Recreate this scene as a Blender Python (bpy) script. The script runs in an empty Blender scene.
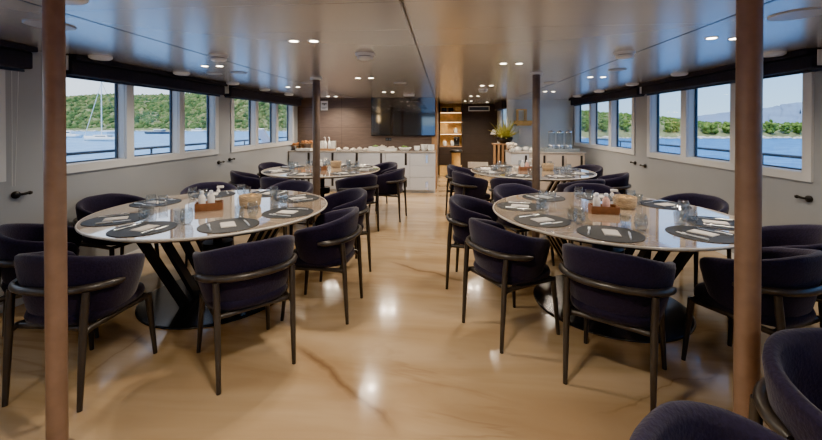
import bpy, bmesh, math, random
from math import sin, cos, pi, radians as R
from mathutils import Vector, Matrix
random.seed(7)
COL = bpy.context.scene.collection
SC = bpy.context.scene

# ------------------------------------------------------------------ camera model (also used to read places off the photograph)
F, EYE, HORI, CX = 380.0, 1.47, 125.0, 411.0
YAW = math.atan(33 / 380)
CY_, SY_ = cos(YAW), sin(YAW)
CEIL = 2.10
def ground(px, py, h=0.0):
    z = F * (EYE - h) / (py - HORI); x = (px - CX) / F * z
    return Vector((x * CY_ - z * SY_, x * SY_ + z * CY_, h))
def far(px, py, z):
    x = (px - CX) / F * z
    return Vector((x * CY_ - z * SY_, x * SY_ + z * CY_, EYE - (py - HORI) / F * z))
def on_x(px, py, X):
    a = (px - CX) / F; z = X / (a * CY_ - SY_)
    return Vector((X, z * (a * SY_ + CY_), EYE - (py - HORI) / F * z))
def on_y(px, py, Y):
    a = (px - CX) / F; z = Y / (a * SY_ + CY_)
    return Vector((z * (a * CY_ - SY_), Y, EYE - (py - HORI) / F * z))

# ------------------------------------------------------------------ materials
def new_mat(name):
    m = bpy.data.materials.new(name); m.use_nodes = True
    nt = m.node_tree; return m, nt, nt.nodes, nt.links, nt.nodes['Principled BSDF']
def mat(name, col, rough=0.5, metal=0.0, var=0.0, scale=30.0, bump=0.0, coat=0.0, sheen=0.0, spec=0.5, emit=None, es=0.0, stretch=(1,1,1)):
    m, nt, N, L, b = new_mat(name)
    b.inputs['Base Color'].default_value = (*col, 1); b.inputs['Roughness'].default_value = rough
    b.inputs['Metallic'].default_value = metal; b.inputs['Coat Weight'].default_value = coat
    b.inputs['Coat Roughness'].default_value = 0.05
    b.inputs['Sheen Weight'].default_value = sheen; b.inputs['Specular IOR Level'].default_value = spec
    if emit: b.inputs['Emission Color'].default_value = (*emit, 1); b.inputs['Emission Strength'].default_value = es
    if var or bump:
        tc = N.new('ShaderNodeTexCoord'); mp = N.new('ShaderNodeMapping'); mp.inputs['Scale'].default_value = stretch
        nz = N.new('ShaderNodeTexNoise'); nz.inputs['Scale'].default_value = scale; nz.inputs['Detail'].default_value = 4
        L.new(tc.outputs['Object'], mp.inputs['Vector']); L.new(mp.outputs['Vector'], nz.inputs['Vector'])
        if var:
            cr = N.new('ShaderNodeValToRGB')
            cr.color_ramp.elements[0].position = .3; cr.color_ramp.elements[1].position = .7
            cr.color_ramp.elements[0].color = (*[c * (1 - var) for c in col], 1)
            cr.color_ramp.elements[1].color = (*[min(1, c * (1 + var)) for c in col], 1)
            L.new(nz.outputs['Fac'], cr.inputs['Fac']); L.new(cr.outputs['Color'], b.inputs['Base Color'])
        if bump:
            bp = N.new('ShaderNodeBump'); bp.inputs['Strength'].default_value = bump; bp.inputs['Distance'].default_value = .01
            L.new(nz.outputs['Fac'], bp.inputs['Height']); L.new(bp.outputs['Normal'], b.inputs['Normal'])
    return m
def glass_mat(name, tint, ior=1.45, edge=0.0):
    m = bpy.data.materials.new(name); m.use_nodes = True
    N, L = m.node_tree.nodes, m.node_tree.links
    N.clear(); o = N.new('ShaderNodeOutputMaterial'); mx = N.new('ShaderNodeMixShader')
    t = N.new('ShaderNodeBsdfTransparent'); g = N.new('ShaderNodeBsdfGlossy'); lw = N.new('ShaderNodeLayerWeight')
    t.inputs['Color'].default_value = (*tint, 1); g.inputs['Roughness'].default_value = .02
    lw.inputs['Blend'].default_value = .5; f0 = ((ior-1)/(ior+1))**2
    p5 = mathn(N, L, 'POWER', lw.outputs['Facing'], 5.0)
    L.new(mathn(N, L, 'ADD', mathn(N, L, 'MULTIPLY', p5, 1-f0), f0), mx.inputs['Fac']); L.new(t.outputs[0], mx.inputs[1]); L.new(g.outputs[0], mx.inputs[2])
    L.new(mx.outputs[0], o.inputs['Surface']); return m
def emis(name, col, s):
    m = bpy.data.materials.new(name); m.use_nodes = True
    N, L = m.node_tree.nodes, m.node_tree.links
    b = N['Principled BSDF']; b.inputs['Base Color'].default_value = (*col, 1)
    b.inputs['Emission Color'].default_value = (*col, 1); b.inputs['Emission Strength'].default_value = s
    return m
def mathn(N, L, op, a, b=None, c=None):
    n = N.new('ShaderNodeMath'); n.operation = op
    for i, v in enumerate((a, b, c)):
        if v is None: continue
        if isinstance(v, (int, float)): n.inputs[i].default_value = v
        else: L.new(v, n.inputs[i])
    return n.outputs[0]
def mixc(N, L, fac, a, b):
    n = N.new('ShaderNodeMix'); n.data_type = 'RGBA'
    for sock, v in ((n.inputs[0], fac), (n.inputs[6], a), (n.inputs[7], b)):
        if isinstance(v, (int, float)): sock.default_value = v
        elif isinstance(v, tuple): sock.default_value = (*v, 1)
        else: L.new(v, sock)
    return n.outputs[2]
def maprange(N, L, v, a, b, c, d, smooth=False):
    n = N.new('ShaderNodeMapRange'); n.clamp = True
    if smooth: n.interpolation_type = 'SMOOTHSTEP'
    L.new(v, n.inputs[0])
    for i, q in enumerate((a, b, c, d)): n.inputs[i + 1].default_value = q
    return n.outputs[0]

def floor_mat():
    m, nt, N, L, b = new_mat('cream_stone_floor')
    tc = N.new('ShaderNodeTexCoord'); sx = N.new('ShaderNodeSeparateXYZ'); L.new(tc.outputs['Object'], sx.inputs[0])
    mp = N.new('ShaderNodeMapping'); mp.inputs['Rotation'].default_value = (0, 0, R(38)); mp.inputs['Scale'].default_value = (.45, 2.6, 1)
    L.new(tc.outputs['Object'], mp.inputs['Vector'])
    n1 = N.new('ShaderNodeTexNoise'); n1.inputs['Scale'].default_value = 1.3; n1.inputs['Detail'].default_value = 7; n1.inputs['Distortion'].default_value = .7
    L.new(mp.outputs['Vector'], n1.inputs['Vector'])
    cr = N.new('ShaderNodeValToRGB'); e = cr.color_ramp.elements
    e[0].position = .25; e[0].color = (.31, .195, .10, 1); e[1].position = .75; e[1].color = (.56, .42, .275, 1)
    k = e.new(.5); k.color = (.45, .32, .185, 1)
    L.new(n1.outputs['Fac'], cr.inputs['Fac']); col = cr.outputs['Color']
    n2 = N.new('ShaderNodeTexNoise'); n2.inputs['Scale'].default_value = 1.1; n2.inputs['Detail'].default_value = 5; n2.inputs['Distortion'].default_value = 1.1
    L.new(mp.outputs['Vector'], n2.inputs['Vector'])
    rid = mathn(N, L, 'ABSOLUTE', mathn(N, L, 'SUBTRACT', n2.outputs['Fac'], .5))
    v = maprange(N, L, rid, 0, .03, .45, 0)
    n3 = N.new('ShaderNodeTexNoise'); n3.inputs['Scale'].default_value = .8
    L.new(tc.outputs['Object'], n3.inputs['Vector'])
    v = mathn(N, L, 'MULTIPLY', v, maprange(N, L, n3.outputs['Fac'], .46, .62, 0, 1))
    col = mixc(N, L, v, col, (.26, .15, .075))
    # two broad brown veins of the stone, at their places on the floor
    nw = N.new('ShaderNodeTexNoise'); nw.inputs['Scale'].default_value = 2.4; nw.inputs['Detail'].default_value = 5
    L.new(tc.outputs['Object'], nw.inputs['Vector'])
    wob = mathn(N, L, 'MULTIPLY', mathn(N, L, 'SUBTRACT', nw.outputs['Fac'], .5), .22)
    for (pa, pb, wd, st) in (((285, 335), (405, 445), .085, .8), ((385, 260), (480, 287), .075, .75), ((60, 395), (150, 330), .03, .35), ((590, 420), (720, 372), .02, .4)):
        A, B = ground(*pa), ground(*pb); d = (B - A); ln = d.length; d.normalize(); nx, ny = -d.y, d.x
        def dot(ax, ay, cc):
            return mathn(N, L, 'SUBTRACT', mathn(N, L, 'ADD', mathn(N, L, 'MULTIPLY', sx.outputs[0], ax), mathn(N, L, 'MULTIPLY', sx.outputs[1], ay)), cc)
        dist = mathn(N, L, 'ABSOLUTE', mathn(N, L, 'ADD', dot(nx, ny, nx * A.x + ny * A.y), wob))
        t = dot(d.x, d.y, d.x * A.x + d.y * A.y)
        mask = mathn(N, L, 'MULTIPLY', maprange(N, L, t, 0, ln * .3, 0, 1, True), maprange(N, L, t, ln * .8, ln, 1, 0, True))
        core = maprange(N, L, dist, 0, wd * .45, .8 * st, 0); halo = maprange(N, L, dist, 0, wd * 2.2, .65 * st, 0, True)
        col = mixc(N, L, mathn(N, L, 'MULTIPLY', halo, mask), col, (.28, .16, .075))
        col = mixc(N, L, mathn(N, L, 'MULTIPLY', core, mask), col, (.12, .06, .025))
    L.new(col, b.inputs['Base Color'])
    b.inputs['Roughness'].default_value = .16; b.inputs['Specular IOR Level'].default_value = .5
    b.inputs['Coat Weight'].default_value = .25; b.inputs['Coat Roughness'].default_value = .06
    return m
def ceiling_mat():
    m, nt, N, L, b = new_mat('satin_ceiling_panels')
    tc = N.new('ShaderNodeTexCoord'); sx = N.new('ShaderNodeSeparateXYZ'); L.new(tc.outputs['Object'], sx.inputs[0])
    fr = mathn(N, L, 'FRACT', mathn(N, L, 'DIVIDE', mathn(N, L, 'ADD', sx.outputs[1], 20 - .27), .57))
    line = mathn(N, L, 'LESS_THAN', fr, .012)
    line = mathn(N, L, 'MULTIPLY', line, .45)
    for X, w, s in ((-2.135, .012, .95), (-.215, .014, .75), (1.66, .012, .95)):
        l2 = mathn(N, L, 'MULTIPLY', mathn(N, L, 'LESS_THAN', mathn(N, L, 'ABSOLUTE', mathn(N, L, 'SUBTRACT', sx.outputs[0], X)), w), s)
        line = mathn(N, L, 'MAXIMUM', line, l2)
    col = mixc(N, L, line, (.40, .385, .37), (.04, .04, .04))
    L.new(col, b.inputs['Base Color']); b.inputs['Roughness'].default_value = .24
    b.inputs['Specular IOR Level'].default_value = 1.0; b.inputs['Coat Weight'].default_value = 1.0; b.inputs['Coat Roughness'].default_value = .24; b.inputs['Coat IOR'].default_value = 1.8
    return m
def marble_mat():
    m, nt, N, L, b = new_mat('beige_marble_top')
    tc = N.new('ShaderNodeTexCoord'); mp = N.new('ShaderNodeMapping'); mp.inputs['Scale'].default_value = (1, 2.6, 1); mp.inputs['Rotation'].default_value = (0, 0, .5)
    L.new(tc.outputs['Object'], mp.inputs['Vector'])
    n1 = N.new('ShaderNodeTexNoise'); n1.inputs['Scale'].default_value = 3; n1.inputs['Detail'].default_value = 8; n1.inputs['Distortion'].default_value = 1.2
    L.new(mp.outputs['Vector'], n1.inputs['Vector'])
    cr = N.new('ShaderNodeValToRGB'); e = cr.color_ramp.elements
    e[0].position = .28; e[0].color = (.33, .245, .17, 1); e[1].position = .72; e[1].color = (.60, .50, .39, 1)
    k = e.new(.47); k.color = (.47, .37, .275, 1)
    L.new(n1.outputs['Fac'], cr.inputs['Fac']); L.new(cr.outputs['Color'], b.inputs['Base Color'])
    b.inputs['Roughness'].default_value = .05; b.inputs['Specular IOR Level'].default_value = 1.0
    b.inputs['Coat Weight'].default_value = 1.0; b.inputs['Coat IOR'].default_value = 2.5; b.inputs['Coat Roughness'].default_value = .03
    return m
def island_mat(name, cols, scale=1.2):
    m, nt, N, L, b = new_mat(name)
    g = N.new('ShaderNodeNewGeometry'); tc = N.new('ShaderNodeTexCoord')
    cr = N.new('ShaderNodeValToRGB'); e = cr.color_ramp.elements
    e[0].color = (*cols[0], 1); e[1].color = (*cols[-1], 1)
    for i, c in enumerate(cols[1:-1]): k = e.new((i + 1) / (len(cols) - 1)); k.color = (*c, 1)
    nz = N.new('ShaderNodeTexNoise'); nz.inputs['Scale'].default_value = scale; nz.inputs['Detail'].default_value = 6; nz.inputs['Roughness'].default_value = .7
    L.new(tc.outputs['Object'], nz.inputs['Vector'])
    f = mathn(N, L, 'ADD', mathn(N, L, 'MULTIPLY', g.outputs['Random Per Island'], .55), maprange(N, L, nz.outputs['Fac'], .3, .7, -.05, .5))
    L.new(f, cr.inputs['Fac']); L.new(cr.outputs['Color'], b.inputs['Base Color'])
    b.inputs['Roughness'].default_value = .9; b.inputs['Specular IOR Level'].default_value = .1
    bp = N.new('ShaderNodeBump'); bp.inputs['Strength'].default_value = .8; bp.inputs['Distance'].default_value = .6
    L.new(nz.outputs['Fac'], bp.inputs['Height']); L.new(bp.outputs['Normal'], b.inputs['Normal'])
    return m
def sea_mat():
    m, nt, N, L, b = new_mat('sea_water')
    tc = N.new('ShaderNodeTexCoord'); sx = N.new('ShaderNodeSeparateXYZ'); L.new(tc.outputs['Object'], sx.inputs[0])
    mp = N.new('ShaderNodeMapping'); mp.inputs['Scale'].default_value = (.35, 1, 1); L.new(tc.outputs['Object'], mp.inputs['Vector'])
    nz = N.new('ShaderNodeTexNoise'); nz.inputs['Scale'].default_value = .9; nz.inputs['Detail'].default_value = 6
    L.new(mp.outputs['Vector'], nz.inputs['Vector'])
    near_right = mixc(N, L, maprange(N, L, nz.outputs['Fac'], .35, .65, 0, 1), (.02, .13, .34), (.09, .30, .58))
    near_left = mixc(N, L, maprange(N, L, nz.outputs['Fac'], .35, .65, 0, 1), (.10, .28, .52), (.26, .48, .70))
    col = mixc(N, L, maprange(N, L, sx.outputs[0], -30, 30, 0, 1), near_left, near_right)
    L.new(col, b.inputs['Base Color']); b.inputs['Roughness'].default_value = .4; b.inputs['Specular IOR Level'].default_value = .12
    bp = N.new('ShaderNodeBump'); bp.inputs['Strength'].default_value = .6; bp.inputs['Distance'].default_value = .4
    L.new(nz.outputs['Fac'], bp.inputs['Height']); L.new(bp.outputs['Normal'], b.inputs['Normal'])
    return m
def panel_mat(name, col, gap_h, gap_v=0, rough=.4, dark=.35):
    m, nt, N, L, b = new_mat(name)
    tc = N.new('ShaderNodeTexCoord'); sx = N.new('ShaderNodeSeparateXYZ'); L.new(tc.outputs['Object'], sx.inputs[0])
    nz = N.new('ShaderNodeTexNoise'); nz.inputs['Scale'].default_value = 9; nz.inputs['Detail'].default_value = 5
    mp = N.new('ShaderNodeMapping'); mp.inputs['Scale'].default_value = (.6, .6, 6); L.new(tc.outputs['Object'], mp.inputs['Vector']); L.new(mp.outputs['Vector'], nz.inputs['Vector'])
    line = mathn(N, L, 'LESS_THAN', mathn(N, L, 'FRACT', mathn(N, L, 'DIVIDE', sx.outputs[2], gap_h)), .02)
    if gap_v:
        for ax in (0,):
            line = mathn(N, L, 'MAXIMUM', line, mathn(N, L, 'LESS_THAN', mathn(N, L, 'FRACT', mathn(N, L, 'DIVIDE', mathn(N, L, 'ADD', sx.outputs[ax], 20), gap_v)), .008))
    c = mixc(N, L, maprange(N, L, nz.outputs['Fac'], .3, .7, 0, 1), tuple(x * .85 for x in col), tuple(x * 1.15 for x in col))
    c = mixc(N, L, mathn(N, L, 'MULTIPLY', line, 1 - dark), c, tuple(x * .3 for x in col))
    L.new(c, b.inputs['Base Color']); b.inputs['Roughness'].default_value = rough
    return m

M = dict(
    floor=floor_mat(), ceil=ceiling_mat(), marble=marble_mat(), sea=sea_mat(),
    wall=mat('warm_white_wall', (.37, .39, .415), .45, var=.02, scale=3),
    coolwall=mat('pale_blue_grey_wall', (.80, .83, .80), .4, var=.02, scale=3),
    brownwall=panel_mat('brown_wall_panels', (.125, .088, .072), .47, 1.1),
    darkwall=panel_mat('dark_brown_wall', (.035, .025, .022), .6, .8),
    white=mat('white_paint', (.70, .71, .72), .35, var=.01, scale=5),
    gasket=mat('dark_blue_gasket', (.03, .05, .09), .5, var=.1),
    pane=glass_mat('window_glass', (.95, .97, .98), 1.35),
    glass=glass_mat('drinking_glass', (.92, .95, .97), 2.1),
    blind=mat('navy_blind_fabric', (.022, .025, .042), .75, var=.15, scale=60),
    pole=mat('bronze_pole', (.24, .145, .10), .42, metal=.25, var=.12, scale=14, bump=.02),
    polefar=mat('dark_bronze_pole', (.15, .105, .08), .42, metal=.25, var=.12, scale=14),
    fabric=mat('midnight_purple_felt', (.012, .0095, .031), .8, var=.25, scale=90, bump=.25, sheen=.16, spec=.25),
    seatf=mat('midnight_seat_felt', (.010, .008, .025), .85, var=.25, scale=90, bump=.25, sheen=.14, spec=.25),
    wood=mat('black_stained_ash', (.036, .032, .030), .33, var=.3, scale=25, stretch=(1, 1, .2)),
    blackmetal=mat('black_powdercoat', (.010, .010, .012), .28, var=.1, scale=20),
    basemetal=mat('black_base_plate', (.012, .012, .014), .2, var=.1, scale=8),
    edge=mat('cream_stone_edge', (.62, .57, .50), .25, var=.06, scale=12),
    mat_=mat('charcoal_placemat', (.009, .011, .016), .55, var=.2, scale=60),
    linen=mat('white_linen', (.64, .61, .59), .8, var=.03, scale=40),
    steel=mat('polished_steel', (.92, .92, .93), .38, metal=1, var=.03),
    chrome=mat('bright_chrome', (.85, .85, .86), .1, metal=1, var=.02),
    terracotta=mat('brown_leather_box', (.22, .085, .035), .5, var=.15, scale=30),
    wicker=mat('woven_basket', (.40, .29, .17), .7, var=.35, scale=45, bump=.5, stretch=(1, 1, 3)),
    bread=mat('bread_crust', (.55, .33, .12), .7, var=.35, scale=40, bump=.4),
    salt=mat('salt_white', (.80, .78, .76), .45, var=.03),
    pink=mat('pink_salt', (.75, .45, .38), .5, var=.2, scale=80),
    screen=mat('black_glass_screen', (.008, .008, .009), .16, var=.1, coat=1.0),
    bezel=mat('black_bezel', (.012, .012, .013), .3, var=.1),
    cab=mat('white_lacquer', (.58, .61, .67), .25, var=.01, scale=4),
    cabwood=mat('beige_cabinet_front', (.50, .44, .39), .35, var=.05, scale=6),
    worktop=mat('grey_stone_worktop', (.34, .31, .28), .25, var=.15, scale=20),
    handle=mat('dark_pull', (.02, .018, .018), .3, var=.1),
    china=mat('white_china', (.80, .79, .76), .25, var=.02),
    green=mat('salad_green', (.14, .26, .05), .7, var=.5, scale=50, bump=.5),
    fern=mat('fern_green', (.46, .44, .09), .7, var=.4, scale=14),
    flower=mat('cream_petals', (.72, .64, .55), .8, var=.15, scale=20),
    food=mat('orange_food', (.48, .19, .05), .6, var=.5, scale=40, bump=.4),
    oak=mat('warm_oak', (.36, .20, .09), .45, var=.2, scale=12, stretch=(1, 1, .2)),
    goldwood=mat('gilded_shelf', (.80, .50, .17), .35, var=.15, scale=12),
    blackplastic=mat('black_plastic', (.012, .012, .013), .4, var=.1),
    water=glass_mat('water_column', (.95, .97, .98), 1.5),
    lit=emis('lamp_lens', (1.0, .86, .66), 14.0),
    litshelf=emis('warm_shelf_light', (1.0, .66, .30), 6.0),
    forest=island_mat('forest_leaves', [(.02, .05, .016), (.05, .105, .03), (.115, .17, .05), (.22, .235, .09), (.38, .31, .14)], .10),
    bush=island_mat('shore_bush_leaves', [(.05, .10, .025), (.09, .17, .03), (.16, .26, .05), (.26, .31, .09)], 1.2),
    scrub=mat('dry_scrub_hill', (.22, .23, .10), .95, var=.45, scale=.25),
    rock=mat('pale_shore_rock', (.62, .56, .48), .9, var=.3, scale=.8, bump=.6),
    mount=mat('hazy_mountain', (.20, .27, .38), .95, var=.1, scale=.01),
    hull=mat('white_hull', (.80, .80, .80), .3, var=.02),
    darkhull=mat('navy_hull', (.03, .05, .09), .3, var=.1),
    rail=mat('dark_rail', (.06, .08, .11), .3, metal=.4, var=.1),
    deck=mat('teak_deck', (.33, .25, .17), .7, var=.2, scale=6, stretch=(8, 1, 1)),
    chairwhite=mat('white_deck_chair', (.88, .84, .92), .5, var=.02),
    seam=mat('grey_seam', (.12, .11, .10), .7, var=.05),
    trunk=mat('tree_trunk', (.10, .07, .05), .9, var=.2),
)

M['screen'].node_tree.nodes['Principled BSDF'].inputs['Coat IOR'].default_value = 2.3
# ------------------------------------------------------------------ mesh builder
class MB:
    def __init__(s): s.v = []; s.f = []; s.sm = []
    def add(s, vs, fs, smooth=False, mx=None):
        o = len(s.v)
        s.v += [(mx @ Vector(p)) if mx else Vector(p) for p in vs]
        s.f += [[i + o for i in f] for f in fs]; s.sm += [smooth] * len(fs); return s
    def box(s, a, b, mx=None):
        x0, y0, z0 = a; x1, y1, z1 = b
        return s.add([(x0,y0,z0),(x1,y0,z0),(x1,y1,z0),(x0,y1,z0),(x0,y0,z1),(x1,y0,z1),(x1,y1,z1),(x0,y1,z1)],
                     [(0,3,2,1),(4,5,6,7),(0,1,5,4),(1,2,6,5),(2,3,7,6),(3,0,4,7)], False, mx)
    def lathe(s, prof, n=24, c=(0,0,0), mx=None, cap=True):
        vs = []; fs = []
        for (r, z) in prof:
            for i in range(n):
                a = 2*pi*i/n; vs.append((c[0]+r*cos(a), c[1]+r*sin(a), c[2]+z))
        for j in range(len(prof)-1):
            for i in range(n):
                k = (i+1) % n; fs.append((j*n+i, j*n+k, (j+1)*n+k, (j+1)*n+i))
        s.add(vs, fs, True, mx)
        if cap:
            if prof[0][0] > 1e-4: s.add(vs[:n], [list(range(n))[::-1]], False, mx)
            if prof[-1][0] > 1e-4: s.add(vs[-n:], [list(range(n))], False, mx)
        return s
    def tube(s, pts, r, n=8, mx=None, closed=False):
        pts = [Vector(p) for p in pts]; rs = r if isinstance(r, (list, tuple)) else [r]*len(pts)
        vs = []; fs = []; prev = None; m = len(pts)
        for i, p in enumerate(pts):
            t = (pts[min(i+1, m-1)] - pts[max(i-1, 0)]).normalized()
            if prev is None:
                u = t.orthogonal().normalized()
                if abs(t.z) < .9: u = Vector((0,0,1)).cross(t).normalized()
            else: u = (prev - t*prev.dot(t)).normalized()
            prev = u; w = t.cross(u)
            for k in range(n):
                a = 2*pi*k/n; vs.append(p + (u*cos(a) + w*sin(a))*rs[i])
        for i in range(m-1):
            for k in range(n):
                l = (k+1) % n; fs.append((i*n+k, i*n+l, (i+1)*n+l, (i+1)*n+k))
        s.add(vs, fs, True, mx)
        s.add(vs[:n], [list(range(n))[::-1]], False, mx); s.add(vs[-n:], [list(range(n))], False, mx)
        return s
    def ico(s, c, rad, sub=1, jit=0.0, squash=1.0):
        bm = bmesh.new(); bmesh.ops.create_icosphere(bm, subdivisions=sub, radius=1)
        bm.verts.index_update()
        vs = [Vector((v.co.x*rad*(1+random.uniform(-jit, jit)), v.co.y*rad*(1+random.uniform(-jit, jit)), v.co.z*rad*squash*(1+random.uniform(-jit, jit)))) + Vector(c) for v in bm.verts]
        fs = [[v.index for v in f.verts] for f in bm.faces]; bm.free()
        return s.add(vs, fs, True)
    def build(s, name, m, parent=None, loc=None, bevel=0, sub=0, autos=None):
        me = bpy.data.meshes.new(name); me.from_pydata(s.v, [], s.f)
        me.polygons.foreach_set('use_smooth', s.sm); me.materials.append(m); me.update()
        o = bpy.data.objects.new(name, me); COL.objects.link(o)
        if parent: o.parent = parent
        if loc is not None: o.location = loc
        if bevel:
            b = o.modifiers.new('bevel', 'BEVEL'); b.width = bevel; b.segments = 2; b.limit_method = 'ANGLE'
        if sub:
            b = o.modifiers.new('sub', 'SUBSURF'); b.levels = sub; b.render_levels = sub
        return o
def tag(o, label, cat, group=None, kind=None):
    if label: o['label'] = label
    if cat: o['category'] = cat
    if group: o['group'] = group
    if kind: o['kind'] = kind
    return o
def empty(name, loc=(0,0,0), rz=0, label=None, cat=None, group=None):
    o = bpy.data.objects.new(name, None); COL.objects.link(o); o.location = loc; o.rotation_euler = (0,0,rz)
    o.empty_display_size = .1
    return tag(o, label, cat, group)
def struct(name, mb, m, parent=None, **k):
    o = mb.build(name, m, parent, **k)
    if parent is None: o['kind'] = 'structure'
    return o
def dup(root, loc, rz, label=None, group=None):
    r = root.copy(); COL.objects.link(r); r.location = loc; r.rotation_euler = (0,0,rz)
    if label: r['label'] = label
    if group: r['group'] = group
    for ch in list(root.children):
        c = ch.copy(); COL.objects.link(c); c.parent = r
        for g in list(ch.children):
            d = g.copy(); COL.objects.link(d); d.parent = c
    return r
class Proto:
    """first call moves the built thing itself, later calls copy it"""
    def __init__(s, o): s.o = o; s.used = False
    def __call__(s, loc, rz, label, group=None):
        if not s.used:
            s.used = True; o = s.o; o.location = loc; o.rotation_euler = (0,0,rz); o['label'] = label
            if group: o['group'] = group
            return o
        return dup(s.o, loc, rz, label, group)

# ------------------------------------------------------------------ room shell
XL, XR = -3.46, 3.17
YB, YN = 8.75, -3.2          # back wall of the saloon, wall behind the camera
T = .12                      # wall thickness
LWIN = [[(-2.6,-1.85),(-1.75,-1.0),(-.9,-.15)], [(.28,1.0),(1.1,1.80),(1.90,2.62)], [(3.12,3.85),(3.95,4.68),(4.78,5.46)], [(5.98,6.70),(6.80,7.55),(7.65,8.40)]]
RWIN = [[(-2.3,-1.55),(-1.45,-.7),(-.6,.15)], [(.75,1.5),(1.6,2.35),(2.45,3.2)], [(3.64,4.37),(4.49,5.25),(5.37,6.13)], [(6.70,7.49),(7.60,8.48),(8.59,9.45)]]
ZHEAD = 2.02
struct('floor', MB().box((XL-.1, YN-.1, -.08), (XR+.1, 11.7, 0)), M['floor'])
struct('ceiling', MB().box((-4.05, YN-.3, CEIL), (3.8, 11.8, CEIL+.12)), M['ceil'])
for k, X in enumerate((-2.135, -.215, 1.66)):
    struct('trim_%d' % (30+k), MB().box((X-.005, YN, CEIL-.0015), (X+.005, 8.7, CEIL+.01)), M['gasket'] if k != 1 else M['seam'])
wn = tn = 0
def side_wall(name, xi, sgn, y0, y1, groups, sill, m):
    global wn, tn
    xo = xi + sgn*T; a, b = min(xi, xo), max(xi, xo)
    mb = MB()
    mb.box((a, y0, 0), (b, y1, sill)); mb.box((a, y0, ZHEAD), (b, y1, CEIL))
    ops = sorted(o for g in groups for o in g); y = y0
    for (p, q) in ops:
        mb.box((a, y, sill), (b, p, ZHEAD)); y = q
    mb.box((a, y, sill), (b, y1, ZHEAD))
    struct(name, mb, m)
    for g in groups:
        tn += 1
        ga, gb = g[0][0], g[-1][1]; t = MB(); d = -sgn*.022
        fa, fb = min(xi, xi+d), max(xi, xi+d); tb = .085
        t.box((fa, ga-tb, sill-.075), (fb, gb+tb, sill)); t.box((fa, ga-tb, ZHEAD), (fb, gb+tb, ZHEAD+.06))
        t.box((fa, ga-tb, sill), (fb, ga, ZHEAD)); t.box((fa, gb, sill), (fb, gb+tb, ZHEAD))
        for k in range(len(g)-1): t.box((fa, g[k][1], sill), (fb, g[k+1][0], ZHEAD))
        # white reveal linings
        la, lb = min(xi+sgn*.002, xo-sgn*.02), max(xi+sgn*.002, xo-sgn*.02)
        for (p, q) in g:
            t.box((la, p, sill), (lb, p+.006, ZHEAD)); t.box((la, q-.006, sill), (lb, q, ZHEAD)); t.box((la, p, sill), (lb, q, sill+.006))
        struct('trim_%d' % tn, t, M['white'])
        for (p, q) in g:
            wn += 1
            xm = xo - sgn*.03; w = .014; f = MB()
            xa, xb = xm-.012, xm+.012
            f.box((xa, p+.006, sill+.006), (xb, p+.006+w, ZHEAD)); f.box((xa, q-.006-w, sill+.006), (xb, q-.006, ZHEAD))
            f.box((xa, p+.006, sill+.006), (xb, q-.006, sill+.006+w)); f.box((xa, p+.006, ZHEAD-w), (xb, q-.006, ZHEAD))
            fo = struct('window_%d' % wn, f, M['gasket'])
            MB().box((xm-.003, p+.02, sill+.02), (xm+.003, q-.02, ZHEAD-.014)).build('pane', M['pane'], fo)
SILL_L, SILL_R = 1.10, 1.05
side_wall('wall_left', XL, -1, YN, YB+.1, LWIN, SILL_L, M['wall'])
side_wall('wall_right', XR, 1, YN, 9.8, RWIN, SILL_R, M['wall'])
DX0, DX1, DZ = -1.25, -.15, 1.98
struct('wall_near', MB().box((XL-.1, YN-.1, 0), (DX0, YN, CEIL)).box((DX1, YN-.1, 0), (XR+.1, YN, CEIL)).box((DX0, YN-.1, DZ), (DX1, YN, CEIL)), M['wall'])
df = MB(); df.box((DX0, YN-.07, .012), (DX0+.06, YN-.02, DZ-.01)).box((DX1-.06, YN-.07, .012), (DX1, YN-.02, DZ-.01)).box((DX0+.06, YN-.07, .012), (DX1-.06, YN-.02, .1)).box((DX0+.06, YN-.07, DZ-.08), (DX1-.06, YN-.02, DZ-.01))
do = struct('door_1', df, M['gasket']); MB().box((DX0+.06, YN-.05, .1), (DX1-.06, YN-.04, DZ-.08)).build('pane', M['pane'], do)
MB().tube([(DX1-.03, YN-.01, .9), (DX1-.03, YN+.03, .9), (DX1-.03, YN+.03, 1.1), (DX1-.03, YN-.01, 1.1)], .008, 8).build('handle', M['chrome'], do)
JL = -.16
struct('wall_back', MB().box((XL-.1, YB, 0), (JL-.12, YB+.1, CEIL)), M['brownwall'])
struct('trim_20', MB().box((JL-.12, YB-.03, 0), (JL, YB+.12, CEIL)), M['oak'])
struct('wall_passage', MB().box((JL-.1, YB+.12, 0), (JL, 11.6, CEIL)), M['brownwall'])
struct('wall_far', MB().box((-.3, 11.5, 0), (1.75, 11.62, CEIL)), M['darkwall'])
RB = 9.7
struct('wall_back_right', MB().box((1.66, RB, 0), (XR+.12, RB+.1, CEIL)), M['coolwall'])
# side wall of the passage with a window of its own
pw = MB(); PX0, PX1 = 1.58, 1.66
pw.box((PX0, RB, 0), (PX1, 11.6, .95)); pw.box((PX0, RB, 1.95), (PX1, 11.6, CEIL)); pw.box((PX0, RB, .95), (PX1, RB+.12, 1.95)); pw.box((PX0, 11.0, .95), (PX1, 11.6, 1.95))
struct('wall_passage_right', pw, M['coolwall'])
wn += 1
pf = MB(); pf.box((1.60, RB+.12, .95), (1.63, RB+.15, 1.95)).box((1.60, 10.97, .95), (1.63, 11.0, 1.95)).box((1.60, RB+.12, .95), (1.63, 11.0, .98))
fo = struct('window_%d' % wn, pf, M['white'])
MB().box((1.612, RB+.15, .98), (1.618, 10.97, 1.95)).build('pane', M['pane'], fo)
# baseboards
struct('baseboard_left', MB().box((XL, YN, 0), (XL+.012, YB, .06)), M['white'])
struct('baseboard_right', MB().box((XR-.012, YN, 0), (XR, RB, .06)), M['white'])
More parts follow.
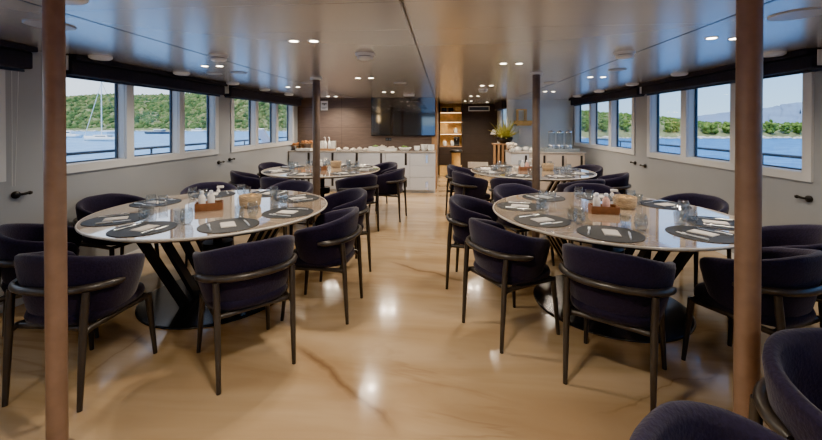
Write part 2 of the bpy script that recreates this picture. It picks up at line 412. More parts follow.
# side decks and their rails, outside the windows
struct('deck_left', MB().box((-4.95, YN, -.1), (XL-.1, 12, -.02)), M['deck'])
struct('deck_right', MB().box((XR+.1, YN, -.1), (4.7, 12, -.02)), M['deck'])
def railing(X, label, h, y1=12):
    r = empty('deck_railing', (X, 0, -.02), 0, label, 'railing')
    MB().tube([(0, YN, h+.02), (0, y1, h+.02)], .022, 8).build('top_rail', M['rail'], r)
    for k, z in enumerate((.84, .62, .4)):
        MB().tube([(0, YN, z*h+.02), (0, y1, z*h+.02)], .010, 6).build('wire_rail', M['rail'], r)
    y = YN + .3
    while y < y1:
        MB().tube([(0, y, 0), (0, y, h+.02)], .016, 6).build('post', M['rail'], r); y += 1.45
railing(-4.75, 'dark deck railing outside the left windows, over the water', 1.10)
railing(4.5, 'dark deck railing outside the right windows, over the water', 1.06)

# ------------------------------------------------------------------ blinds
def blind(xi, sgn, y0, y1, label, cord_at=None, zb=1.92):
    r = empty('roller_blind', (xi, (y0+y1)/2, CEIL), 0, label, 'blind')
    h = (y1-y0)/2; d = -sgn
    def bx(x0, x1, z0, z1): return MB().box((min(d*x0, d*x1), -h, z0-CEIL), (max(d*x0, d*x1), h, z1-CEIL))
    bx(0.024, .20, 2.055, 2.098).build('pelmet', M['blind'], r, bevel=.006)
    bx(.03, .155, zb, 2.055).build('shade', M['blind'], r, bevel=.012)
    b = bx(.05, .075, zb-.02, zb).build('bottom_bar', M['gasket'], r)
    for e in (-1, 1):
        MB().box((min(d*.03, d*.12), e*(h+.004)-.004, 1.96-CEIL), (max(d*.03, d*.12), e*(h+.004)+.004, 2.09-CEIL)).build('bracket', M['white'], r)
    if cord_at is not None:
        c = MB()
        for q in (0, .05): c.tube([(d*.035, e2, -.15) for e2 in (cord_at-(y0+y1)/2+q,)] + [(d*.03, cord_at-(y0+y1)/2+q*.4, .98-CEIL)], .0022, 5)
        c.build('cord', M['white'], r)
    return r
blind(XL, -1, .1, 2.80, 'navy roller blind nearest the camera on the left wall, cut by the frame', 2.74)
blind(XL, -1, 3.12, 5.50, 'long navy roller blind over the left windows beside the near left table')
blind(XL, -1, 5.66, 8.60, 'navy roller blind at the far end of the left wall by the brown wall')
blind(XR, 1, 3.40, 6.12, 'long navy roller blind over the right windows behind the near right pole', zb=1.94)
blind(XR, 1, 6.24, 9.4, 'navy roller blind at the far end of the right wall by the drinks counter', zb=1.94)
blind(XR, 1, .6, 3.24, 'navy roller blind behind the camera on the right wall', zb=1.94)
pb = empty('roller_blind', (1.58, 10.5, CEIL), 0, 'short dark blind over the passage window behind the potted fern', 'blind')
MB().box((-.13, -.78, -.22), (-.004, .6, -.005)).build('shade', M['blind'], pb, bevel=.01)
MB().box((-.15, -.8, -.05), (-.13, .62, -.005)).build('pelmet', M['blind'], pb)

# black cord cleats on the walls
def cleat(p, sgn, label):
    r = empty('cord_cleat', p, 0, label, 'cleat', None); d = -sgn
    mx = Matrix.Rotation(d*pi/2, 4, 'Y')
    MB().lathe([(.026, 0), (.03, .004), (.03, .02), (.022, .028), (0.0, .03)], 16, mx=mx).build('rosette', M['blackplastic'], r)
    MB().tube([(d*.018, 0, 0), (d*.03, .03, .0), (d*.035, .075, .004)], [.011, .010, .012], 8).build('lever', M['blackplastic'], r)
    MB().lathe([(.0, -.016), (.016, -.01), (.018, 0), (.016, .01), (0, .016)], 12, c=(d*.036, .085, .004)).build('knob', M['blackplastic'], r)
cleat(on_x(14, 195, XL), -1, 'black cord cleat on the left wall nearest the camera')
cleat(on_x(218, 162.5, XL), -1, 'black cord cleat under the left windows, nearer one of the two')
cleat(on_x(229, 159.5, XL), -1, 'black cord cleat under the left windows, farther one of the two')
cleat(on_x(636, 163, XR), 1, 'black cord cleat under the right windows, farther one of the two')
cleat(on_x(646, 166, XR), 1, 'black cord cleat under the right windows, nearer one of the two')
cleat(on_x(811, 199, XR), 1, 'black cord cleat on the right wall nearest the camera')

# ------------------------------------------------------------------ poles
def pole(x, y, r, label, m):
    o = empty('support_pole', (x, y, 0), 0, label, 'pole')
    MB().lathe([(r, 0), (r, CEIL-.001)], 40).build('shaft', m, o)
    MB().lathe([(r+.012, CEIL-.022), (r+.03, CEIL-.018), (r+.03, CEIL-.001)], 32).build('ceiling_collar', M['white'], o)
    MB().lathe([(r+.022, .0005), (r+.022, .008), (r+.004, .02)], 32).build('foot_collar', m, o)
pole(-1.735, 1.556, .0385, 'bronze support pole nearest the camera, left of the aisle', M['pole'])
pole(1.158, 1.556, .0395, 'bronze support pole nearest the camera, right of the aisle', M['pole'])
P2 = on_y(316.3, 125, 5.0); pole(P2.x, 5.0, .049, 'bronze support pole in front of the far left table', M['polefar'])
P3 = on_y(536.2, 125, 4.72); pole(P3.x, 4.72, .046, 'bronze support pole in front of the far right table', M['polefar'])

# ------------------------------------------------------------------ dining chair
def shell_mb():
    mb = MB(); n = 40; vs = []; fs = []
    PH = R(132); ex = .86
    for i in range(n+1):
        ph = -PH + 2*PH*i/n
        s_, c_ = sin(ph), cos(ph)
        ux = math.copysign(abs(s_)**ex, s_); uy = -math.copysign(abs(c_)**ex, c_)
        if c_ < 0: uy *= .92
        ox, oy = .292*ux, .268*uy - .015
        l = math.hypot(ux/.292, uy/.268); nx, ny = ux/.292/l, uy/.268/l
        a = abs(ph)/PH; t = max(0, (a-.12)/.88)**1.25
        bot = .41 + .012*a; th = .05 - .008*t
        endf = max(.02, min(1, (1-a)*PH/R(13))); endf = math.sqrt(1-(1-endf)**2)
        top = .80 - .125*t
        mid = bot + (top-bot)*.62; top = mid + (top-mid)*(.45+.55*endf); bot = mid + (bot-mid)*(.55+.45*endf)
        sec = []
        for hgt, q in zip([0, .05, .2, .45, .7, .9, .975, 1.0, .975, .9, .66, .34, .06], [.5, .1, 0, 0, 0, 0, .1, .42, .8, .98, 1, 1, .8]):
            z = bot + (top-bot)*hgt
            fl = -.062*(1-hgt)**1.5 if q < .45 else -.045*(1-hgt)**1.5
            off = fl - q*th*(.35+.65*endf) - (1-endf)*th*.3
            sec.append((ox + nx*off, oy + ny*off, z))
        vs += sec
    m = 13
    for i in range(n):
        for k in range(m):
            l = (k+1) % m; fs.append((i*m+k, i*m+l, (i+1)*m+l, (i+1)*m+k)[::-1])
    fs.append(list(range(m))); fs.append([n*m+k for k in range(m)][::-1])
    mb.add(vs, fs, True); return mb
def make_chair():
    r = empty('dining_chair', cat='chair')
    shell_mb().build('backrest', M['fabric'], r)
    # seat cushion: rounded pad
    pr = MB(); n = 28; vs = []; fs = []
    lay = [(.86, .405), (.97, .415), (1.0, .44), (.97, .462), (.8, .475), (.4, .478)]
    for (k, z) in lay:
        for i in range(n):
            a = 2*pi*i/n; s_, c_ = sin(a), cos(a)
            vs.append((.235*k*math.copysign(abs(c_)**.65, c_), .005 + .245*k*math.copysign(abs(s_)**.65, s_), z))
    for j in range(len(lay)-1):
        for i in range(n):
            l = (i+1) % n; fs.append((j*n+i, j*n+l, (j+1)*n+l, (j+1)*n+i))
    fs.append(list(range(n))[::-1]); fs.append([(len(lay)-1)*n+i for i in range(n)])
    pr.add(vs, fs, True); pr.build('seat', M['seatf'], r)
    # wooden frame under the seat
    fr = MB()
    loop = [(-.205,-.20),(-.205,.2),(.205,.2),(.205,-.20)]
    for i in range(4):
        a, b = loop[i], loop[(i+1) % 4]
        fr.tube([(a[0], a[1], .392), ((a[0]+b[0])/2, (a[1]+b[1])/2, .396), (b[0], b[1], .392)], .016, 8)
    fr.build('seat_frame', M['wood'], r)
    # bent rail round the back
    pts = []; rad = []
    for i in range(29):
        ph = R(-82) + R(164)*i/28; s_, c_ = sin(ph), cos(ph); ex = .86
        ox = .288*math.copysign(abs(s_)**ex, s_); oy = -.272*abs(c_)**ex - .014
        pts.append((ox, oy, .618 - .012*(ph/R(82))**2)); rad.append(.0205 if 1 < i < 27 else (.018 if i in (1, 27) else .010))
    MB().tube(pts, rad, 10).build('back_rail', M['wood'], r)
    for s_ in (-1, 1):
        MB().tube([(s_*.212, -.262, .001), (s_*.212, -.252, .2), (s_*.213, -.238, .45), (s_*.216, -.226, .600)], [.0125, .016, .019, .018], 10).build('leg', M['wood'], r)
        MB().tube([(s_*.222, .240, .001), (s_*.212, .222, .2), (s_*.203, .205, .40)], [.0125, .016, .020], 10).build('leg', M['wood'], r)
        MB().tube([(s_*.212, -.242, .385), (s_*.21, -.21, .395), (s_*.203, -.16, .394)], [.017, .018, .016], 8).build('bracket', M['wood'], r)
    return r
chair = Proto(make_chair())
def put_chair(C, deg, rad, label, group, twist=0):
    a = R(deg); p = (C[0] + rad*cos(a), C[1] + rad*sin(a), 0)
    return chair(p, a + pi/2 + R(twist), label, group)     # chair faces +Y locally, towards the table centre

# ------------------------------------------------------------------ dining tables
TR = .93
def make_table():
    r = empty('dining_table', cat='table')
    top = MB().lathe([(TR-.05, .715), (TR-.006, .735), (TR, .742), (TR, .748), (TR-.006, .752), (TR-.012, .752), (TR-.04, .752), (0.0, .752)], 96)
    o = top.build('tabletop', M['marble'], r)
    MB().lathe([(TR-.012, .7325), (TR+.0015, .739), (TR+.0025, .746), (TR-.0015, .7515), (TR-.008, .7525), (TR-.008, .7515)], 96, cap=False).build('edge_band', M['edge'], r)
    MB().lathe([(.585, .0005), (.585, .010), (.575, .014), (.57, .014), (.55, .014), (0, .014)], 72).build('base_plate', M['basemetal'], r)
    MB().lathe([(.036, .014), (.036, .716)], 20).build('post', M['blackmetal'], r)
    MB().lathe([(.0, .365), (.118, .365), (.122, .37), (.122, .455), (.118, .46), (.114, .46), (.1, .46), (0, .46)], 40).build('hub', M['blackmetal'], r)
    for side in (-1, 1):
        for yy in (-.33, -.11, .11, .33):
            a = 0 if side > 0 else pi
            p0 = Vector((side*.13, yy*.75, .013)); p1 = Vector((side*.54, yy, .72))
            d = (p1-p0).normalized(); t = Vector((-sin(a), cos(a), 0)); u = d.cross(t).normalized(); t = u.cross(d).normalized()
            w, th = .040, .016; vs = []
            for p in (p0, p1):
                for (i, j) in ((-1,-1),(1,-1),(1,1),(-1,1)): vs.append(p + t*w*i + u*th*j)
            MB().add(vs, [(0,3,2,1),(4,5,6,7),(0,1,5,4),(1,2,6,5),(2,3,7,6),(3,0,4,7)]).build('leg', M['blackmetal'], r)
    return r
table = Proto(make_table())

# ------------------------------------------------------------------ tableware prototypes
def single(name, mb, m, cat, **k):
    o = mb.build(name, m, **k); o['category'] = cat; return o
placemat = Proto(single('placemat', MB().lathe([(.20, .0003), (.203, .002), (.2, .004), (.196, .004), (.19, .004), (0, .004)], 40), M['mat_'], 'placemat'))
nk = MB(); nk.box((-.048, -.075, 0), (.048, .075, .003)); nk.box((-.046, -.073, .003), (.044, .072, .005)); nk.box((-.043, -.070, .005), (.039, .068, .007))
napkin = Proto(single('napkin', nk, M['linen'], 'napkin', bevel=.001))
def fork_mb():
    mb = MB()
    mb.tube([(0,-.095,.004),(0,-.03,.003),(0,.03,.004)], [.006,.0045,.0035], 6)
    mb.tube([(0,.03,.004),(0,.045,.003),(0,.06,.003)], [.0035,.010,.010], 6)
    for k in (-1.5,-.5,.5,1.5): mb.tube([(k*.0052,.058,.003),(k*.0052,.095,.006)], .0018, 5)
    return mb
def knife_mb():
    mb = MB()
    mb.tube([(0,-.105,.005),(0,-.02,.005),(0,-.005,.004)], [.006,.0065,.005], 6)
    mb.add([(-.006,-.008,.001),(.007,-.008,.001),(.009,.06,.001),(.002,.105,.001),(-.006,.09,.001),(-.006,-.008,.004),(.004,-.008,.003),(.005,.06,.003),(.001,.103,.003),(-.006,.09,.004)],
           [(0,4,3,2,1),(5,6,7,8,9),(0,1,6,5),(1,2,7,6),(2,3,8,7),(3,4,9,8),(4,0,5,9)])
    return mb
fork = Proto(single('fork', fork_mb(), M['steel'], 'fork'))
knife = Proto(single('knife', knife_mb(), M['steel'], 'knife'))
tumbler = Proto(single('tumbler', MB().lathe([(.0, .001), (.031, .001), (.033, .006), (.037, .095), (.0345, .095), (.030, .012), (0, .010)], 20), M['glass'], 'glass'))
wineglass = Proto(single('stemless_glass', MB().lathe([(.0, .001), (.024, .001), (.036, .02), (.043, .05), (.040, .085), (.033, .115), (.0315, .115), (.038, .085), (.041, .05), (.034, .022), (.02, .005), (0, .004)], 20), M['glass'], 'glass'))

def make_caddy():
    r = empty('condiment_box', cat='box')
    mb = MB(); w, d, h, t = .105, .065, .062, .008
    mb.box((-w,-d,0),(w,d,t)); mb.box((-w,-d,t),(w,-d+t,h)); mb.box((-w,d-t,t),(w,d,h)); mb.box((-w,-d+t,t),(-w+t,d-t,h)); mb.box((w-t,-d+t,t),(w,d-t,h))
    mb.build('tray', M['terracotta'], r, bevel=.002); return r
caddy = Proto(make_caddy())
def make_bottle(name, body, capm, spray=False):
    r = empty(name, cat='bottle')
    MB().lathe([(.0,.0),(.026,.0),(.028,.006),(.028,.095),(.02,.115),(.013,.122),(.013,.13)], 20).build('body', body, r)
    if spray:
        MB().lathe([(.014,.13),(.014,.15),(.008,.152),(.008,.165)], 14).build('collar', M['salt'], r)
        MB().box((-.012,-.012,.165),(.042,.012,.183)).build('nozzle', M['salt'], r, bevel=.004)
    else:
        MB().lathe([(.015,.13),(.015,.15),(.012,.154),(0,.155)], 14).build('cap', capm, r)
    return r
saltb = Proto(make_bottle('seasoning_bottle', M['salt'], M['steel']))
pinkb = Proto(make_bottle('seasoning_bottle', M['pink'], M['steel']))
sprayb = Proto(make_bottle('spray_bottle', M['water'], M['salt'], True))
def make_basket():
    r = empty('bread_basket', cat='basket')
    MB().lathe([(.0,.001),(.075,.001),(.086,.012),(.092,.05),(.09,.054),(.092,.06),(.095,.095),(.09,.1),(.085,.095),(.082,.03),(0,.02)], 28).build('woven_bowl', M['wicker'], r)
    return r
basket = Proto(make_basket())
def roll_mb():
    mb = MB(); mb.ico((0,0,.025), .030, 2, .07, .65); return mb
roll = Proto(single('bread_roll', roll_mb(), M['bread'], 'bread'))

# ------------------------------------------------------------------ set the four tables
TABLES = [
    ('near left table', (-1.96, 3.14), 1.10, [(-96,'camera side'),(-50,'camera side by the aisle'),(-10,'aisle side'),(36,'far side by the aisle'),(82,'far side'),(126,'far side by the windows'),(171,'window side'),(-136,'camera side by the windows')], 8),
    ('near right table', (1.35, 3.26), 1.06, [(-152,'camera side by the aisle'),(-110,'camera side'),(-63,'camera side by the windows'),(-27,'window side'),(29,'far side by the windows'),(76,'far side'),(119,'far side by the aisle'),(164,'aisle side')], 8),
    ('far left table', (-1.97, 6.03), 1.08, [(-5,'aisle side'),(-47,'camera side by the aisle'),(-100,'camera side'),(-146,'camera side by the windows'),(155,'window side'),(38,'far side by the aisle')], 6),
    ('far right table', (1.36, 6.10), 1.06, [(-154,'camera side by the aisle'),(166,'aisle side'),(-115,'camera side'),(-68,'camera side by the windows'),(-24,'window side'),(26,'far side by the windows')], 6),
]
# how single chairs are pulled out or turned: bearing -> (radius, turn in degrees)
POSE = {('near left table', -96): (1.10, 6), ('near left table', -50): (1.097, 4), ('near left table', -10): (1.01, 8), ('near left table', -136): (1.05, 0),
        ('near right table', -152): (.985, 4), ('near right table', -110): (1.0, -13), ('near right table', -63): (.985, -2), ('near right table', -27): (1.05, 0)}
ZT = .7527
def local(C, a, rr, lat):
    """point at radius rr on the bearing a, lat metres to the right as the diner sees it (facing the centre)"""
    return (C[0] + rr*cos(a) + lat*(-sin(a))*-1*-1, C[1] + rr*sin(a) + lat*cos(a), ZT)
for tname, C, cr, seats, ns in TABLES:
    table((C[0], C[1], 0), R(2), 'round marble-topped dining table on slanted black legs, the ' + tname, 'round dining tables')
    for deg, where in seats:
        pr_, tw = POSE.get((tname, deg), (cr, random.uniform(-4, 4)))
        put_chair(C, deg, pr_, 'midnight purple barrel dining chair at the %s, %s' % (tname, where), 'chairs round the ' + tname, tw)
    degs = list(seats)
    if ns == 6: degs += [(78.5,'far side'), (116.5,'far side by the windows')] if 'left' in tname else [(76,'far side'), (120,'far side by the aisle')]
    for deg, where in degs:
        a = R(deg + random.uniform(-3, 3)); at = '%s, %s' % (tname, where); g = 'place settings on the ' + tname
        face = a + pi/2                                  # local +Y points to the table centre
        right = lambda rr, lat: (C[0] + rr*cos(a) - lat*sin(a), C[1] + rr*sin(a) + lat*cos(a), ZT)
        placemat(right(.70, 0), face, 'round charcoal placemat at the ' + at, 'placemats on the ' + tname)
        zz = lambda p, z: (p[0], p[1], ZT + z)
        napkin(zz(right(.70, random.uniform(-.015, .015)), .0045), face + R(random.uniform(-8, 8)) , 'folded white napkin on the placemat at the ' + at, 'napkins on the ' + tname)
        fork(zz(right(.71, -.125), .0045), face, 'steel fork on the placemat at the ' + at, 'forks on the ' + tname)
        knife(zz(right(.71, .115), .0045), face, 'steel knife on the placemat at the ' + at, 'knives on the ' + tname)
        tumbler(right(.50, .10), 0, 'clear straight tumbler by the placemat at the ' + at, 'tumblers on the ' + tname)
        wineglass(right(.525, .19), 0, 'stemless wine glass by the placemat at the ' + at, 'wine glasses on the ' + tname)
    # middle of the table
    left = 'left' in tname
    if tname == 'near left table': kp, kr, bp = ground(209, 209.5, .752), R(28), ground(250, 206.5, .752)
    elif tname == 'near right table': kp, kr, bp = ground(604, 213, .752), R(-8), ground(625, 208, .752)
    elif left: kp, kr, bp = ground(320, 170, .752), R(12), ground(336, 167, .752)
    else: kp, kr, bp = ground(526, 170.5, .752), R(0), ground(548, 170, .752)
    caddy((kp.x, kp.y, ZT), kr, 'brown leather condiment box in the middle of the ' + tname, 'condiment boxes')
    rot = Matrix.Rotation(kr, 3, 'Z')
    for proto, off, lab in ((saltb, (-.055,-.01), 'white seasoning bottle in the condiment box on the '), (pinkb if not left else saltb, (.015,-.012), ('pink' if not left else 'second white') + ' seasoning bottle in the condiment box on the '), (sprayb, (.068,.02), 'clear spray bottle in the condiment box on the ')):
        q = rot @ Vector((*off, 0)); proto((kp.x+q.x, kp.y+q.y, ZT+.0085), kr, lab + tname)
    basket((bp.x, bp.y, ZT), 0, 'round woven bread basket in the middle of the ' + tname, 'bread baskets')
    for k, (ox, oy, oz) in enumerate(((-.036,-.022,.05),(.036,-.022,.052),(.0,.036,.053))):
        roll((bp.x+ox, bp.y+oy, ZT+oz), k, 'golden bread roll in the basket on the ' + tname, 'bread rolls on the ' + tname)
# chairs of the next table, nearest the camera on the right
chair((1.24, 1.10, 0), R(180+8), 'midnight purple barrel dining chair cut by the frame, beside the near right pole', 'chairs nearest the camera')
chair((.645, .71, 0), R(180+42), 'midnight purple barrel dining chair cut by the bottom edge, nearest the camera', 'chairs nearest the camera')

# ------------------------------------------------------------------ ceiling fittings
def make_down():
    r = empty('downlight', cat='ceiling light')
    MB().lathe([(.030, -.003), (.040, -.004), (.044, -.001), (.044, 0)], 24).build('rim', M['white'], r)
    MB().lathe([(.0, -.0035), (.031, -.0035), (.031, -.001), (0, -.001)], 24).build('lens', M['lit'], r)
    return r
down = Proto(make_down())
RAISE = .001
PAIRS = [((294,41),(314,41),'above the near left table by the aisle'), ((205,66),(220,66),'above the near left table, window side'), ((358,78),(371,78),'before the far left table'),
         ((288,87),(298,87),'above the far left table'), ((384,92),(392.5,92),'in front of the television'), ((328,96.3),(336,96.3),'against the brown wall beside the pole'),
         ((503,63.5),(519,63.5),'above the aisle before the near right table'), ((482,85.5),(491,85.5),'over the aisle level with the far right table'), ((471,96),(478,96),'before the passage'),
         ((711,38),(734,38.5),'behind the near right pole'), ((590,77),(603,77),'above the far right table by the windows'), ((545,91.5),(553,91.5),'before the drinks counter'),
         ((465,101),(471,101),'inside the passage')]
SPOTS = []
def on_ceil(px, py):
    return ground(px, py, CEIL)
def cpt(px, py):
    z = F*(CEIL-EYE)/(HORI-py); x = (px-CX)/F*z
    return Vector((x*CY_-z*SY_, x*SY_+z*CY_, CEIL))
for a, b, where in PAIRS:
    for p, sd in ((a, 'left'), (b, 'right')):
        q = cpt(*p); down((q.x, q.y, CEIL-.0005), 0, '%s one of the recessed downlight pair %s' % (sd, where), 'recessed ceiling downlights'); SPOTS.append(q)
q = cpt(487, 102); down((q.x, q.y, CEIL-.0005), 0, 'single warm recessed downlight before the dark far wall', 'recessed ceiling downlights')
for (x, y) in ((-1.9, -.6), (-1.75, -.6), (1.4, -.6), (1.55, -.6), (-.4, -1.2), (-.25, -1.2), (-.38, 1.1), (-.22, 1.1)):  # unseen downlights, added to brighten the room and the near floor
    down((x, y, CEIL-.0005), 0, 'recessed downlight added out of view to brighten the room', 'added downlights out of view'); SPOTS.append(Vector((x, y, CEIL)))
def spot(q, power, size=150, rad=.03):
    l = bpy.data.lights.new('downlight_and_fill', 'SPOT'); l.energy = power; l.color = (1.0, .84, .64); l.spot_size = R(size); l.spot_blend = .8; l.shadow_soft_size = rad
    o = bpy.data.objects.new('downlight_and_fill', l); COL.objects.link(o); o.location = (q.x, q.y, CEIL-.012)
for q in SPOTS: spot(q, 42.0 if q.y < 1.5 else 30.0 if q.y < 6.5 else (52.0 if q.y < 9 else 60.0))
for q in ((.25, 10.2), (1.0, 10.2), (2.45, 8.0), (2.6, 8.0)):
    if q[0] < 2: spot(Vector((*q, CEIL)), 30.0)  # fill beams without any fitting, added to brighten the passage

def make_detector():
    r = empty('smoke_detector', cat='smoke detector')
    MB().lathe([(.085, 0), (.085, -.012), (.07, -.018), (.07, -.022)], 32).build('base_ring', M['white'], r)
    MB().lathe([(.062, -.018), (.062, -.028)], 32).build('sensor_gap', M['blackplastic'], r)
    MB().lathe([(.07, -.028), (.07, -.042), (.05, -.052), (0, -.054)], 32).build('cap', M['white'], r)
    return r
det = Proto(make_detector())
for px, py, w in ((365, 54, 'over the aisle nearest the camera'), (218.5, 55.5, 'above the near left table'), (624, 52.5, 'above the near right table by the windows')):
    q = cpt(px, py); det((q.x, q.y, CEIL), 0, 'white domed smoke detector on the ceiling ' + w, 'smoke detectors')
disc = Proto(single('ceiling_vent', MB().lathe([(.09, 0), (.088, -.014), (.07, -.026), (0, -.028)], 32), M['white'], 'vent'))
n = 0
for px, X, w in ((101, -3.16, 'first from the camera on the left side'), (182, -3.16, 'second from the camera on the left side'), (233, -3.16, 'third from the camera on the left side'), (265, -3.16, 'fourth from the camera on the left side'), (289, -3.16, 'last on the left side'),
                 (772, 2.87, 'right side, first, behind the pole'), (679, 2.87, 'second from the camera on the right side'), (632, 2.87, 'third from the camera on the right side'), (599, 2.87, 'fourth from the camera on the right side'), (577, 2.87, 'last on the right side')):
    xx, yy = X, on_x(px, 0, X).y
    disc((xx, yy, CEIL), 0, 'white round ceiling vent by the blinds, ' + w, 'round vents along the blinds')
spk = empty('ceiling_speaker', cat='speaker')
MB().lathe([(.125, 0), (.125, -.006), (.117, -.008)], 40).build('rim', mat('speaker_rim', (.42, .41, .40), .35, var=.02), spk)
MB().lathe([(.117, -.004), (.114, -.0065), (.11, -.0065), (0, -.0065)], 40).build('grille', mat('speaker_grille', (.30, .29, .28), .35, var=.1, scale=200), spk)
q = cpt(66, -4); disc((q.x, q.y, CEIL), 0, 'white round ceiling vent at the top edge beside the near left pole', 'round vents along the blinds')
spk = Proto(spk)
for px, py, w in ((51, 25, 'beside the near left pole'), (796, 14.5, 'beyond the near right pole'), (214, 73.5, 'beyond the near left table'), (239, 72.5, 'above the far left table'), (617, 69.5, 'above the far right table by the windows'), (308, 83, 'beside the far left pole'), (400, 83, 'over the aisle towards the television'), (550, 82.5, 'beside the far right pole')):
    q = cpt(px, py); o = spk((q.x, q.y, CEIL), 0, 'flat round ceiling speaker ' + w, 'flush ceiling speakers')
    if py > 60: o.scale = (.75, .75, 1)
q = cpt(409, 94.5)
cs = empty('ceiling_light_box', (q.x, q.y, CEIL+.002), 0, 'small white emergency light box on the ceiling before the television', 'light')
MB().box((-.11, -.03, -.04), (.11, .03, 0)).build('housing', M['white'], cs, bevel=.004)
q = cpt(483, 89.5)
det((q.x, q.y, CEIL), 0, 'white domed smoke detector on the ceiling before the passage', 'smoke detectors')

# ------------------------------------------------------------------ back wall: television, sign, buffet
a, b = on_y(371, 97.5, YB-.05), on_y(435.5, 136, YB-.05)
tv = empty('television', ((a.x+b.x)/2, YB, (a.z+b.z)/2), 0, 'large black flat television on the brown back wall above the buffet', 'television')
w, h = (b.x-a.x)/2, (a.z-b.z)/2
MB().box((-w, -.05, -h), (w, -.02, h)).build('bezel', M['bezel'], tv, bevel=.004)
MB().box((-w+.012, -.053, -h+.02), (w-.012, -.0495, h-.012)).build('screen', M['screen'], tv)
MB().box((-.25, -.02, -.2), (.25, 0, .2)).build('wall_mount', M['bezel'], tv)
a, b = on_y(320.8, 101, YB-.01), on_y(327.8, 110.3, YB-.01)
added_lamp = empty('wall_lamp', (XL, -2.3, 1.8), 0, 'warm box lamp added behind the camera to reflect in the television screen', 'lamp')  # unseen glowing box, added only for the warm reflection in the screen
MB().box((0, -.10, -.2), (.015, .10, .2)).build('backplate', M['chrome'], added_lamp)
MB().box((.015, -.12, -.17), (.10, .12, .17)).build('shade', M['litshelf'], added_lamp, bevel=.01)
sg = empty('wall_sign', ((a.x+b.x)/2, YB, (a.z+b.z)/2), 0, 'white notice with a black bar high on the brown back wall', 'sign')
w, h = (b.x-a.x)/2, (a.z-b.z)/2
MB().box((-w, -.012, -h), (w, 0, h)).build('board', M['salt'], sg, bevel=.002)
MB().box((-w*.7, -.014, h*.28), (w*.7, -.0118, h*.5)).box((-w*.12, -.014, h*.05), (w*.12, -.0118, h*.28)).build('printed_bar', M['blackplastic'], sg)
MB().box((-w*.75, -.014, -h*.45), (w*.75, -.0118, -h*.38)).box((-w*.75, -.014, -h*.65), (w*.4, -.0118, -h*.59)).build('printed_lines', M['rail'], sg)
sk = empty('wall_socket', on_y(388.5, 139.3, YB), 0, 'small black double wall socket under the television', 'socket')
MB().box((-.07, -.012, -.035), (.07, 0, .035)).build('plate', M['blackplastic'], sk, bevel=.003)
for s_ in (-1, 1): MB().lathe([(.022, 0), (.022, .003), (.014, .003), (.014, .001), (0, .001)], 16, mx=Matrix.Translation((s_*.034, -.012, 0)) @ Matrix.Rotation(pi/2, 4, 'X')).build('outlet', M['rail'], sk)

BF, BT = 8.17, .895          # buffet front, worktop height
x1 = on_y(435, 151, BF).x; x0 = XL + .03; n = 6; step = (x1 - x0)/n
for i in range(n):
    a, b = x0 + i*step, x0 + (i+1)*step
    which = ['first from the windows', 'second from the windows', 'third from the windows', 'third from the passage', 'second from the passage', 'with drawers beside the passage'][i]
    r = empty('buffet_cabinet', ((a+b)/2, BF, 0), 0, 'white lacquered buffet cabinet, %s' % which, 'cabinet', 'buffet cabinets along the brown wall')
    w = (b-a)/2
    MB().box((-w+.001, .02, .06), (w-.001, YB-BF-.01, BT-.026)).box((-w+.001, .06, 0), (w-.001, YB-BF-.01, .06)).build('carcass', M['cab'], r)
    if i < 5:
        dr = MB().box((-w+.004, 0, .36), (w-.004, .019, BT-.03)).build('door', M['cab'], r, bevel=.002)
        MB().box((w-.115, -.012, .60), (w-.065, -.0005, .86)).build('handle', M['handle'], dr, bevel=.003)
        dr = MB().box((-w+.004, 0, .065), (w-.004, .019, .354)).build('door', M['cab'], r, bevel=.002)
        MB().box((w-.115, -.012, .13), (w-.065, -.0005, .33)).build('handle', M['handle'], dr, bevel=.003)
    else:
        for z0, z1, hb in ((.60, BT-.03, .70), (.34, .595, .42), (.065, .335, .12)):
            dr = MB().box((-w+.004, 0, z0), (w-.004, .019, z1)).build('drawer', M['cab'], r, bevel=.002)
            if z0 != .34: MB().box((.07, -.012, hb-.05), (.12, -.0005, hb+.13)).build('handle', M['chrome'], dr, bevel=.003)
wt = MB().box((x0-.02, BF-.015, BT-.025), (x1+.02, YB-.001, BT)).build('buffet_worktop', M['worktop'], bevel=.003)
tag(wt, 'long grey stone worktop over the white buffet cabinets', 'worktop')
def bowl_thing(name, label, p, r_, h_, filling=None, fm=None, cat='bowl', square=False):
    o = empty(name, p, 0, label, cat)
    if square:
        mb = MB(); w, d, t = r_, r_*.7, .008
        mb.box((-w,-d,0),(w,d,t)); mb.box((-w,-d,t),(w,-d+t,h_)); mb.box((-w,d-t,t),(w,d,h_)); mb.box((-w,-d+t,t),(-w+t,d-t,h_)); mb.box((w-t,-d+t,t),(w,d-t,h_))
        mb.build('dish', M['china'], o, bevel=.003)
    else:
        MB().lathe([(0,.0),(r_*.5,.0),(r_*.55,.012),(r_*.9,h_*.6),(r_,h_),(r_*.96,h_),(r_*.84,h_*.6),(r_*.4,.02),(0,.018)], 28).build('dish', M['china'], o)
    if filling:
        mb = MB()
        for k in range(16):
            an = random.uniform(0, 2*pi); rr = r_*random.uniform(0, .6)
            mb.ico((rr*cos(an), rr*sin(an)*(.65 if square else 1), h_*.85 + random.uniform(0, .03)), random.uniform(.02, .04), 1, .35, .7)
        mb.build(filling, fm, o)
    return o
def on_buffet(px, Y): p = on_y(px, 0, Y); return Vector((p.x, Y, BT+.0005))
bowl_thing('salad_bowl', 'white square salad dish with green leaves left under the television', on_buffet(374.5, 8.42), .12, .09, 'salad', M['green'], square=True)
bowl_thing('serving_dish', 'low white square serving dish on the buffet under the television', on_buffet(391, 8.40), .13, .06, 'salad', M['flower'], square=True)
bowl_thing('salad_bowl', 'white round bowl of green salad on the buffet under the television', on_buffet(405, 8.33), .145, .085, 'salad', M['green'])
